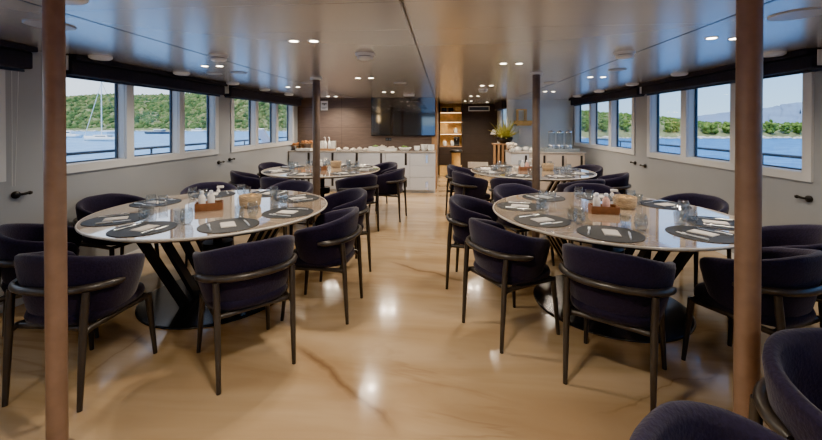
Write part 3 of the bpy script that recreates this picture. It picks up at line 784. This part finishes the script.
bowl_thing('serving_dish', 'white rectangular dish behind the round salad bowl on the buffet', on_buffet(382, 8.63), .10, .08, 'salad', M['flower'], square=True)
for k, (px, Y, nn, rr) in enumerate(((417, 8.40, 3, .075), (424, 8.48, 4, .085), (431, 8.38, 4, .085))):
    for j in range(nn):
        p = on_buffet(px, Y); p.z += j*.028
        o = MB().lathe([(0,.0),(rr*.5,.0),(rr*.55,.01),(rr,.055),(rr*.94,.055),(rr*.45,.014),(0,.012)], 24).build('stacked_bowl', M['china'], loc=p)
        tag(o, 'white china bowl in the %s stack at the passage end of the buffet' % ['shorter first', 'middle', 'last'][k], 'bowl', 'stacked bowls, %s stack' % ['first', 'middle', 'last'][k])
for k, px in enumerate((339, 346, 353, 359.5, 366)):
    bowl_thing('snack_plate', 'small white plate with pale food on the buffet, %s from the pole' % ['first','second','third','fourth','fifth'][k], on_buffet(px, 8.30 + .2*(k % 2)) + Vector((0,0,.004)), .072, .022, 'snacks', M['flower'], cat='plate')
p = on_buffet(327.5, 8.40)
tr = empty('drinks_tray', p, 0, 'dark wooden tray holding white cups and pump bottles beside the pole', 'tray')
MB().box((-.20, -.11, 0), (.20, .11, .012)).box((-.20, -.11, .012), (.20, -.098, .05)).box((-.20, .098, .012), (.20, .11, .05)).box((-.20, -.098, .012), (-.188, .098, .05)).box((.188, -.098, .012), (.2, .098, .05)).build('tray', M['oak'], tr)
for k, dx in enumerate((-.14, .14)):
    o = empty('dispenser_box', (p.x+dx, p.y, p.z+.0125), 0, 'white square container on the dark tray, %s' % ['nearer the pole', 'nearer the television'][k], 'container')
    MB().box((-.045, -.06, 0), (.045, .06, .19)).build('body', M['china'], o, bevel=.006); MB().box((-.047, -.062, .19), (.047, .062, .2)).build('lid', M['salt'], o, bevel=.004)
for k, dx in enumerate((-.045, .05)):
    o = empty('pump_bottle', (p.x+dx, p.y-.02, p.z+.0125), 0, 'white pump bottle on the dark tray, %s' % ['nearer the pole', 'nearer the television'][k], 'bottle')
    MB().lathe([(0,0),(.033,0),(.035,.01),(.035,.15),(.022,.19),(.012,.2),(.012,.215)], 18).build('body', M['china'], o)
    MB().tube([(0,0,.215),(0,0,.27),(-.012,0,.285),(-.03,0,.282)], .007, 8).build('pump', M['salt'], o)
# fruit and food display at the window end
for k, (px, Y, zz) in enumerate(((293, 8.45, .10), (307.5, 8.5, .14))):
    p = on_buffet(px, Y)
    o = empty('food_stand', p, 0, 'wooden stand of warm coloured food, %s' % ['at the window end of the buffet', 'between window stand and pole'][k], 'stand')
    MB().box((-.15, -.10, zz), (.15, .10, zz+.015)).build('board', M['oak'], o, bevel=.003)
    for s_ in (-1, 1): MB().box((s_*.12-.01, -.09, 0), (s_*.12+.01, .09, zz)).build('leg', M['oak'], o)
    mb = MB()
    for q in range(26): mb.ico((random.uniform(-.13,.13), random.uniform(-.08,.08), zz+.03+random.uniform(0,.03)), random.uniform(.02,.035), 1, .2, .8)
    mb.build('food', M['food'], o)
o = bowl_thing('serving_dish', 'long white serving dish at the window end of the buffet', on_buffet(305, 8.28), .16, .05, square=True)
# small glass jug plant on the window end
# ------------------------------------------------------------------ passage: lit shelves, bin, vent
sh = empty('display_shelves', (.22, 11.35, 0), 0, 'warmly lit open display shelves at the end of the passage', 'shelves')
sx0, sx1 = -.36, .32
MB().box((sx0, .12, .0), (sx1, .14, CEIL-.002)).build('back_panel', M['goldwood'], sh)
for s_ in (sx0, sx1-.02): MB().box((s_, -.2, 0), (s_+.02, .12, CEIL-.002)).build('side_panel', M['darkwall'], sh)
MB().box((sx0+.02, -.2, 0), (sx1-.02, .12, .28)).build('plinth', M['goldwood'], sh)
MB().box((sx0+.02, -.2, .30), (sx1-.02, .12, .83)).build('drawer_front', M['darkwall'], sh)
for z in (.83, 1.20, 1.55, 1.83): 
    MB().box((sx0+.02, -.2, z), (sx1-.02, .12, z+.03)).build('shelf', M['oak'], sh)
    MB().box((sx0+.04, -.19, z-.008), (sx1-.04, -.17, z-.001)).build('light_strip', M['litshelf'], sh)
MB().box((sx0+.03, -.1, 1.23), (sx0+.25, .10, 1.54)).build('cupboard', M['goldwood'], sh)
names = [('storage_box', 'cream box'), ('glass_jar', 'pale jar'), ('coffee_machine', 'dark small machine')]
for k, (dx, z, kind, lab) in enumerate(((-.22, 1.861, 0, 'first dark box on the top lit shelf of the passage'), (-.02, 1.861, 0, 'second dark box on the top lit shelf of the passage'), (.18, 1.861, 0, 'last box on the top lit shelf of the passage'),
        (-.2, .861, 1, 'pale jar on the lowest lit shelf of the passage, first'), (.02, .861, 1, 'pale jar on the lowest lit shelf of the passage, second'), (.15, .861, 2, 'dark coffee machine on the lowest lit shelf of the passage'), (.12, 1.231, 1, 'jar on the middle lit shelf of the passage beside the cupboard'))):
    P0 = (.22+dx, 11.28, z)
    if kind == 1:
        o = empty('storage_jar', P0, 0, lab, 'jar')
        MB().lathe([(0,0),(.05,0),(.055,.01),(.055,.12),(.04,.14)], 16).build('body', M['china'], o); MB().lathe([(.044,.14),(.044,.16),(0,.165)], 16).build('lid', M['goldwood'], o)
    elif kind == 0:
        o = empty('storage_box', P0, 0, lab, 'box')
        MB().box((-.075,-.06,0),(.075,.06,.12)).build('body', M['handle'] if dx < .1 else M['goldwood'], o, bevel=.006); MB().box((-.078,-.063,.12),(.078,.063,.14)).build('lid', M['goldwood'], o, bevel=.004)
    else:
        o = empty('coffee_machine', P0, 0, lab, 'coffee machine')
        MB().box((-.08,-.02,0),(.08,.08,.26)).box((-.08,-.1,0),(.08,-.02,.03)).box((-.08,-.1,.19),(.08,-.02,.26)).build('body', M['blackplastic'], o, bevel=.006); MB().tube([(0,-.06,.19),(0,-.06,.15)], .012, 8).build('spout', M['chrome'], o)
p = on_y(456, 172, 10.6)
o = empty('bar_stool', (p.x, 10.6, 0), 0, 'dark round stool with brassy body in the passage', 'stool')
MB().lathe([(.13, 0), (.12, .05), (.12, .68), (.13, .71)], 28).build('body', M['goldwood'], o); MB().lathe([(.0,.71),(.17,.71),(.18,.73),(.18,.77),(.16,.79),(0,.79)], 28).build('seat', M['blackplastic'], o)
a, b = on_y(468.5, 106.3, 11.48), on_y(489.5, 111, 11.48)
o = empty('air_vent', ((a.x+b.x)/2, 11.5, (a.z+b.z)/2), 0, 'white framed air vent high on the dark far wall', 'vent'); w, h = (b.x-a.x)/2, (a.z-b.z)/2
MB().box((-w,-.02,-h),(w,0,-h+.02)).box((-w,-.02,h-.02),(w,0,h)).box((-w,-.02,-h+.02),(-w+.02,0,h-.02)).box((w-.02,-.02,-h+.02),(w,0,h-.02)).build('frame', M['white'], o)
MB().box((-w+.02,-.008,-h+.02),(w-.02,0,h-.02)).build('grille', M['rail'], o)
a, b = on_y(468, 162, 11.48), on_y(488, 168, 11.48)
o = empty('floor_vent', ((a.x+b.x)/2, 11.5, (a.z+b.z)/2), 0, 'grey metal kick plate low on the dark far wall', 'panel'); w, h = (b.x-a.x)/2, (a.z-b.z)/2
MB().box((-w,-.012,-h),(w,0,h)).build('plate', M['steel'], o, bevel=.003)

# ------------------------------------------------------------------ right-hand counter with drinks
CF = 8.2
cx0, cx1 = on_y(511, 152, CF).x, on_y(585, 152, CF).x
n = 4; step = (cx1-cx0)/n
for i in range(n):
    a, b = cx0+i*step, cx0+(i+1)*step; w = (b-a)/2
    r = empty('drinks_cabinet', ((a+b)/2, CF, 0), 0, 'pale cabinet under the drinks counter, %s' % ['first from the passage', 'second from the passage, behind the pole', 'third from the passage', 'last, by the windows'][i], 'cabinet', 'cabinets of the drinks counter')
    m = M['cab'] if i == 0 else M['cabwood']
    MB().box((-w+.001, .02, .06), (w-.001, .72, .865)).box((-w+.001, .06, 0), (w-.001, .72, .06)).build('carcass', m, r)
    dr = MB().box((-w+.004, 0, .065), (w-.004, .019, .862)).build('door', m, r, bevel=.002)
    MB().box((w-.09, -.012, .56), (w-.045, -.0005, .83)).build('handle', M['handle'], dr, bevel=.003)
wt = MB().box((cx0-.02, CF-.015, .867), (cx1+.02, CF+.74, .895)).build('counter_worktop', M['worktop'], bevel=.003)
tag(wt, 'dark grey worktop of the drinks counter on the right', 'worktop')
def on_counter(px, Y): p = on_y(px, 0, Y); return Vector((p.x, Y, .8955))
p = on_counter(559, 8.5)
tr = empty('serving_tray', p, 0, 'long blue-grey tray under the drinks dispensers', 'tray')
MB().box((-.36, -.2, 0), (.36, .2, .03)).box((-.37,-.21,.03),(.37,-.195,.07)).box((-.37,.195,.03),(.37,.21,.07)).box((-.37,-.195,.03),(-.355,.195,.07)).box((.355,-.195,.03),(.37,.195,.07)).build('tray', mat('slate_tray', (.30,.34,.36), .35, var=.15), tr)
for k, px in enumerate((551.5, 560, 568.5)):
    q = on_counter(px, 8.55)
    o = empty('drink_dispenser', (q.x, 8.55, .8955+.031), 0, 'tall clear drinks dispenser on the counter tray, %s' % ['nearest the pole', 'middle one', 'nearest the windows'][k], 'dispenser', 'drinks dispensers')
    MB().lathe([(0,0),(.068,0),(.07,.01),(.07,.10),(.066,.11)], 24).build('base', M['steel'], o)
    MB().lathe([(.068,.11),(.068,.38),(.064,.38),(.064,.115),(0,.113)], 24).build('tank', M['water'], o)
    MB().lathe([(.07,.38),(.07,.405),(.02,.41),(.02,.425),(0,.427)], 24).build('lid', M['chrome'], o)
    MB().tube([(0,-.07,.075),(0,-.115,.075),(0,-.115,.05)], .009, 8).build('tap', M['chrome'], o)
for k in range(8):
    q = on_counter(549 + 3.1*k, 8.36); 
    o = MB().lathe([(.0,.001),(.026,.001),(.03,.10),(.028,.10),(.024,.008),(0,.007)], 16).build('counter_glass', M['glass'], loc=(q.x, 8.36 + .03*(k % 2), .8955+.031))
    tag(o, 'small drinking glass on the tray before the drinks dispensers', 'glass', 'glasses on the drinks tray')
# coffee service near the pole
for k, (px, Y) in enumerate(((518, 8.62), (526, 8.70), (532, 8.42))):
    q = on_counter(px, Y); o = empty('coffee_pot', (q.x, Y, .8955), R(40*k), 'low white coffee pot on the drinks counter, %s from the passage' % ['first', 'second', 'third'][k], 'pot')
    MB().lathe([(0,0),(.05,0),(.06,.02),(.055,.06),(.035,.085),(0,.09)], 20).build('body', M['china'], o); MB().tube([(.05,0,.03),(.085,0,.055),(.1,0,.085)], [.014,.01,.008], 8).build('spout', M['china'], o); MB().tube([(-.05,0,.07),(-.085,0,.065),(-.085,0,.03),(-.055,0,.02)], .006, 6).build('handle', M['china'], o)
# hanging gilded shelf
a, b = on_y(516, 110, 9.5), on_y(534, 120.5, 9.5)
o = empty('hanging_shelf', ((a.x+b.x)/2, RB, b.z), 0, 'small gilded wall shelf with open frame behind the far right pole', 'shelf')
w = (b.x-a.x)/2; h = a.z-b.z
MB().box((-w-.02,-.2,-.09),(w,0,.0)).build('board', M['goldwood'], o, bevel=.004)
MB().box((-w+.03,-.18,-.125),(w-.05,-.02,-.09)).build('drawer', M['goldwood'], o, bevel=.004)
fr = MB()
for (xx, z0) in ((-w+.05, 0), (w*.15, 0)): fr.box((xx-.012,-.19,0),(xx+.012,-.165,h)); fr.box((xx-.012,-.03,0),(xx+.012,-.005,h))
fr.box((-w+.038,-.19,h),(w*.15+.012,-.005,h+.02)); fr.build('frame', M['goldwood'], o)
# mirror strip / dark column end of the wall
struct('trim_21', MB().box((1.56, RB-.12, 0), (1.70, RB-.001, CEIL)), M['coolwall'])
a, b = on_y(519, 128, RB-.03), on_y(534, 145, RB-.03)
o = empty('wall_panel', ((a.x+b.x)/2, RB, (a.z+b.z)/2), 0, 'pale upright panel on the wall under the gilded shelf', 'panel'); w, h = (b.x-a.x)/2, (a.z-b.z)/2
MB().box((-w,-.02,-h),(w,0,h)).build('panel', M['salt'], o, bevel=.003)
# slatted console and fern
p0, p1 = on_y(493, 165, 9.3), on_y(511, 165, 9.3)
o = empty('slatted_console', ((p0.x+p1.x)/2, 9.3, 0), 0, 'warm oak slatted console under the potted fern', 'console'); w = (p1.x-p0.x)/2; TOPZ = EYE - (143-HORI)/F*9.35
MB().box((-w-.01,-.17,TOPZ-.03),(w+.01,.17,TOPZ)).build('top', M['oak'], o, bevel=.003)
MB().box((-w+.02,-.10,0),(w-.02,.15,TOPZ-.031)).build('core', M['darkwall'], o)
for k in range(5):
    xx = -w + .02 + (2*w-.04)*k/4; MB().box((xx-.022,-.165,0),(xx+.022,-.11,TOPZ-.031)).build('slat', M['oak'], o, bevel=.004)
q = on_y(504.5, 139, 9.3)
o = empty('potted_fern', (q.x, 9.3, TOPZ+.0005), 0, 'bushy yellow-green fern in a black bowl on the oak console', 'plant')
MB().lathe([(0,0),(.09,0),(.17,.05),(.20,.13),(.19,.15),(.17,.14),(.14,.06),(0,.05)], 28).build('pot', M['blackplastic'], o)
mb = MB()
for k in range(90):
    an = random.uniform(0, 2*pi); L_ = random.uniform(.26, .58); el = random.uniform(.35, 1.35)
    d = Vector((cos(an), sin(an), 0)); pts = []
    for t in range(6):
        u = t/5; pts.append(d*(.05 + L_*cos(el)*u) + Vector((0, 0, .12 + L_*sin(el)*u - .14*u*u*cos(el))))
    sd = Vector((-sin(an), cos(an), 0))
    for t in range(5):
        wv = .04*(1-t/5)+.004; wn_ = .04*(1-(t+1)/5)+.002
        mb.add([pts[t]-sd*wv, pts[t]+sd*wv, pts[t+1]+sd*wn_, pts[t+1]-sd*wn_], [(0,1,2,3)])
mb.build('fronds', M['fern'], o)
q = on_y(508.5, 147, 8.7)
o = empty('flower_bunch', (on_counter(512, 8.35).x, 8.35, .8955), 0, 'bunch of cream flowers at the passage end of the drinks counter', 'flowers')
MB().lathe([(0,0),(.04,0),(.055,.03),(.05,.07),(.046,.07),(.04,.01),(0,.01)], 18).build('vase', M['china'], o)
mb = MB()
for k in range(16):
    an = random.uniform(0, 2*pi); rr = random.uniform(0, .11); mb.ico((rr*cos(an)-.03, rr*sin(an), .11+random.uniform(-.02, .07)), random.uniform(.025, .04), 1, .25)
mb.build('blossoms', M['flower'], o)
o = empty('wall_lamp', on_y(493.5, 132, 11.4) , 0, 'small white cone wall lamp beside the fern', 'lamp')
o.location.y = 11.5
MB().lathe([(.10, -.07), (.03, .07), (0, .075)], 20, c=(0,-.12,0)).build('shade', M['salt'], o); MB().tube([(0,0,.02),(0,-.06,.06),(0,-.12,.06)], .01, 8).build('arm', M['blackplastic'], o)

# ------------------------------------------------------------------ outside
SEA = -2.5
struct('sea', MB().box((-4000, -2500, SEA-1), (4000, 6000, SEA)), M['sea'])
# things that are seen through the windows
def deck_chair(p, rz, label):
    o = empty('deck_chair', p, rz, label, 'chair')
    m = M['chairwhite']
    def slab(a, b, w, t):
        a, b = Vector(a), Vector(b); d = (b-a).normalized(); u = Vector((1,0,0)); v = d.cross(u); vs = []
        for q in (a, b):
            for (i, j) in ((-1,-1),(1,-1),(1,1),(-1,1)): vs.append(q + u*w*i + v*t*j)
        return MB().add(vs, [(0,3,2,1),(4,5,6,7),(0,1,5,4),(1,2,6,5),(2,3,7,6),(3,0,4,7)])
    slab((0,.05,.85),(0,.40,1.40),.22,.02).build('backrest', m, o, bevel=.01)
    slab((0,-.4,.83),(0,.08,.84),.24,.02).build('seat', m, o, bevel=.01)
    for s_ in (-1, 1):
        slab((s_*.26,-.38,1.03),(s_*.26,.22,1.03),.025,.015).build('armrest', m, o)
        MB().tube([(s_*.26,-.36,0),(s_*.26,-.36,1.03)], .018, 6).build('leg', m, o); MB().tube([(s_*.26,.3,0),(s_*.26,.15,1.03)], .018, 6).build('leg', m, o)
q = on_x(276, 138, -4.3)
deck_chair((-4.35, q.y, -.02), R(143), 'tall white deck chair outside the far left windows')

def on_hill(vs, nd):
    m = nd + 1; cols = len(vs)//m
    i = random.randrange(cols-1); u = random.random(); t = random.random()**.8*nd*.999; j = int(t); t -= j
    q = lambda a, b: Vector(vs[a*m+b])
    return (q(i,j)*(1-u)+q(i+1,j)*u)*(1-t) + (q(i,j+1)*(1-u)+q(i+1,j+1)*u)*t
def hill(name, zd, pts, m, depth, nd=10, seed=1, sealevel=SEA, amp=1.0):
    """ridge whose skyline runs through pts (px, py) at camera depth zd, falling to the sea in front"""
    random.seed(seed); mb = MB(); vs = []; fs = []
    xs = []; 
    for i in range(len(pts)-1):
        for k in range(8): t = k/8; xs.append((pts[i][0]*(1-t)+pts[i+1][0]*t, pts[i][1]*(1-t)+pts[i+1][1]*t))
    xs.append(pts[-1])
    for (px, py) in xs:
        top = far(px, py, zd).z
        for j in range(nd+1):
            t = j/nd; z = zd - depth*(1-t) if t < 1 else zd
            hgt = sealevel + (top-sealevel)*(sin(t*pi/2)**1.2)
            p = far(px, py, z); vs.append((p.x + random.uniform(-1,1)*amp, p.y + random.uniform(-1,1)*amp, hgt + random.uniform(-.5,.5)*amp*(0 < t)))
    for i in range(len(xs)-1):
        for j in range(nd): a = i*(nd+1)+j; fs.append((a, a+nd+1, a+nd+2, a+1))
    mb.add(vs, fs, True); o = struct(name, mb, m); random.seed(seed+50); return vs, o
LP = [(-330,108),(-120,104),(0,101),(66,98.5),(110,96),(150,97.5),(183,97),(205,93),(230,88),(260,82),(295,80),(330,86),(380,100)]
vs, _ = hill('hill_left', 330, LP, M['scrub'], 90)
mb = MB()
for k in range(9500):
    v = on_hill(vs, 10) + Vector((0, 0, random.uniform(-.3,.4)))
    if v.z < SEA+2.0: continue
    mb.ico(v, random.uniform(.7, 1.9)*(1 if random.random() < .85 else 1.4), 1, .38, .95)
fo = mb.build('forest', M['forest']); tag(fo, 'dense green forest covering the hillside across the water on the left', 'forest', kind='stuff')
LS = [(-330,130.0),(-100,130.3),(66,130.5),(110,130.2),(183,130.5),(230,130.4),(300,130.3),(380,130)]
def shore(name, zd, pts, dz, m, seed, label, cat):
    random.seed(seed); mb = MB()
    for i in range(len(pts)-1):
        nn = 26
        for k in range(nn):
            t = (k+random.random())/nn; px = pts[i][0]*(1-t)+pts[i+1][0]*t; p = far(px, 125, zd*random.uniform(.985,1.01))
            r_ = random.uniform(.4, 1.0)*dz; mb.ico((p.x, p.y, SEA+r_*.15), r_, 1, .3, .45)
    o = mb.build(name, m); tag(o, label, cat, kind='stuff')
shore('shore_rocks', 234, LS, 1.5, M['rock'], 3, 'pale rocks along the waterline of the left shore', 'rocks')
TREES = [(668,121,7,'small round tree on the island in the first pane of the near right windows'), (676,120.5,6,'second small tree on the island in the first pane of the near right windows'), (690,121,5.5,'small tree on the island at the edge of the middle right pane'),
         (709,122,13,'broad leafy tree on the island in the middle pane of the near right windows'), (729,122,9,'leafy tree beside the broad one in the middle right pane'), (770,119,9,'leafy tree on the island just beyond the near right pole'), (785.5,123,7,'low tree on the island beyond the near right pole'), (799,120.5,9,'leafy tree on the island at the last visible pane edge'),
         (586,117,8,'bushy tree on the island in the farthest right window'), (602,116,8,'bushy tree on the island in the second farthest right window'), (625,117,8,'bushy tree on the island in the third farthest right window')]
TXY = [far(t[0], t[1], 119) for t in TREES]
RP = [(520,112),(575,110),(590,112),(610,113),(634,115),(660,117),(684,120),(700,122),(735,123),(770,123.5),(810,124),(900,124),(1100,124)]
vs, _ = hill('hill_right', 130, RP, M['scrub'], 14, nd=6, seed=5, amp=.35)
mb = MB()
for k in range(2600):
    v = on_hill(vs, 6) + Vector((0, 0, random.uniform(-.1,.2)))
    if v.z < SEA+1.6 or any((v - q).xy.length < 3.3 for q in TXY): continue
    mb.ico(v, random.uniform(.22, .62), 1, .35, .8)
o = mb.build('scrub_bushes', M['bush']); tag(o, 'low green scrub covering the island across the water on the right', 'bushes', kind='stuff')
shore('shore_rocks', 112, [(500,0),(600,0),(684,0),(735,0),(810,0),(1000,0)], 1.3, M['rock'], 8, 'pale rocks along the waterline of the right island', 'rocks')
for k, (px, py, wpx, lab) in enumerate(TREES):
    random.seed(100+k); zd = 119; c = far(px, py, zd); r_ = wpx/F*zd*.62
    o = empty('shore_tree', (c.x, c.y, SEA+1.0), 0, lab, 'tree')
    H_ = c.z - (SEA+1.0); mb = MB()
    for q in range(46):
        d = Vector((random.gauss(0,1), random.gauss(0,1), random.gauss(0,1))).normalized()*random.uniform(.3,1)
        mb.ico((d.x*r_*(1-.25*max(0, d.z)), d.y*r_*.8, max(.3, H_*.52 + d.z*H_*.42)), r_*random.uniform(.20,.36), 2, .25, .9)
    mb.build('crown', M['bush'], o)
    MB().tube([(0,0,-.8),(.1,0,H_*.4),(0,0,H_*.7)], [r_*.10,r_*.08,r_*.05], 7).build('trunk', M['trunk'], o)
MP = [(560,124),(620,121),(700,116),(745,110),(768,108),(785,104),(800,102.5),(812,104),(840,108),(900,114),(1000,122)]
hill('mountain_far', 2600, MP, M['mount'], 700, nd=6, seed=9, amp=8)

def sailboat(px, zd, Ls, mast_h, rz, label):
    c = far(px, 130, zd); o = empty('sailboat', (c.x, c.y, SEA), rz, label, 'sailboat')
    vs = []; fs = []; n = 13
    for i in range(n):
        t = i/(n-1); x = (t-.5)*Ls; w = Ls*.15*(1-abs(2*t-.8)**2.4*.55) if t < .9 else Ls*.15*(.55*(1-t)/.1); sheer = .9 + .35*t*t
        w = max(w, .03)
        vs += [(x, -w, sheer), (x, -w*.85, .2), (x, 0, -.3), (x, w*.85, .2), (x, w, sheer)]
    for i in range(n-1):
        for k in range(4): a = i*5+k; fs.append((a, a+1, a+6, a+5))
        fs.append((i*5, i*5+5, i*5+9, i*5+4))
    fs.append([0,4,3,2,1]); fs.append([(n-1)*5+k for k in range(5)])
    MB().add(vs, fs, True).build('hull', M['hull'], o)
    MB().box((-Ls*.12, -Ls*.08, .9), (Ls*.22, Ls*.08, 1.5)).build('cabin', M['hull'], o, bevel=.15)
    MB().box((-Ls*.08, -Ls*.082, 1.1), (Ls*.16, Ls*.082, 1.3)).build('cabin_windows', M['darkhull'], o)
    MB().box((-Ls*.36, -Ls*.09, 1.9), (-Ls*.12, Ls*.09, 2.1)).build('canopy', M['darkhull'], o, bevel=.06)
    for s_ in (-1, 1): MB().tube([(-Ls*.34, s_*Ls*.08, .9), (-Ls*.34, s_*Ls*.08, 1.95)], .05, 6).build('canopy_post', M['rail'], o)
    MB().tube([(Ls*.08, 0, .9), (Ls*.08, 0, mast_h)], [.13, .09], 8).build('mast', M['hull'], o)
    MB().tube([(Ls*.08, 0, 2.4), (-Ls*.3, 0, 2.5)], [.16, .12], 8).build('boom', M['hull'], o)
    MB().tube([(Ls*.48, 0, 1.25), (Ls*.08, 0, mast_h*.96)], .07, 5).build('forestay', M['hull'], o)
    MB().tube([(-Ls*.48, 0, 1.0), (Ls*.08, 0, mast_h*.99)], .035, 5).build('backstay', M['rail'], o)
sailboat(105, 95, 11.5, 15.0, R(180), 'white sailboat with bare mast moored outside the first left window')
def motorboat(px, zd, Ls, rz, label, hm):
    c = far(px, 130, zd); o = empty('motorboat', (c.x, c.y, SEA), rz, label, 'boat')
    vs = []; fs = []; n = 11
    for i in range(n):
        t = i/(n-1); x = (t-.5)*Ls; w = max(.04, Ls*.16*(1-max(0, t-.45)**2*3.2))
        sh_ = 1.0+.5*t*t; vs += [(x,-w,sh_),(x,-w*.8,.1),(x,0,-.2),(x,w*.8,.1),(x,w,sh_)]
    for i in range(n-1):
        for k in range(4): a = i*5+k; fs.append((a,a+1,a+6,a+5))
        fs.append((i*5,i*5+5,i*5+9,i*5+4))
    fs.append([0,4,3,2,1]); fs.append([(n-1)*5+k for k in range(5)])
    MB().add(vs, fs, True).build('hull', hm, o)
    MB().box((-Ls*.2,-Ls*.1,1.0),(Ls*.15,Ls*.1,2.1)).build('cabin', M['hull'], o, bevel=.2); MB().box((-Ls*.17,-Ls*.102,1.45),(Ls*.152,Ls*.102,1.8)).build('cabin_windows', M['darkhull'], o)
motorboat(160, 170, 12, 0, 'dark low motorboat on the water outside the second left window', M['darkhull'])
motorboat(198, 215, 8, R(180), 'small white motorboat by the far shore outside the third left window', M['hull'])
motorboat(68, 120, 8, R(180), 'white motorboat beside the near left pole, partly behind it', M['hull'])

# ------------------------------------------------------------------ light
w = bpy.data.worlds.new('sky'); SC.world = w; w.use_nodes = True
N, L = w.node_tree.nodes, w.node_tree.links
bg = N['Background']; tc = N.new('ShaderNodeTexCoord'); sx = N.new('ShaderNodeSeparateXYZ'); L.new(tc.outputs['Generated'], sx.inputs[0])
cr = N.new('ShaderNodeValToRGB'); e = cr.color_ramp.elements
e[0].position = 0; e[0].color = (.50, .72, .93, 1); e[1].position = .6; e[1].color = (.16, .38, .85, 1)
k = e.new(.10); k.color = (.34, .60, .94, 1); k = e.new(.25); k.color = (.24, .50, .92, 1)
L.new(sx.outputs[2], cr.inputs['Fac'])
hazy = mixc(N, L, maprange(N, L, sx.outputs[0], -.75, .1, .75, 0), cr.outputs['Color'], (.86, .89, .94))
L.new(hazy, bg.inputs['Color']); bg.inputs['Strength'].default_value = 1.35
s = bpy.data.lights.new('sun', 'SUN'); s.energy = 3.0; s.angle = R(.6); s.color = (1, .95, .86)
so = bpy.data.objects.new('sun', s); COL.objects.link(so); so.rotation_euler = (R(32), 0, R(-12))

# ------------------------------------------------------------------ camera
cam = bpy.data.cameras.new('camera'); co = bpy.data.objects.new('camera', cam); COL.objects.link(co)
cam.sensor_width = 36; cam.sensor_fit = 'HORIZONTAL'; cam.lens = F/822*36; cam.clip_start = .05; cam.clip_end = 9000
PITCH = R(.5)
co.location = (0, 0, EYE); co.rotation_euler = (pi/2 - PITCH, 0, YAW)
cam.shift_y = -(220 - (HORI + F*math.tan(PITCH)))/822
SC.camera = co
SC.view_settings.view_transform = 'AgX'; SC.view_settings.look = 'AgX - Punchy'; SC.view_settings.exposure = 1.5
SC.cycles.transparent_max_bounces = 16
SC.cycles.use_denoising = True
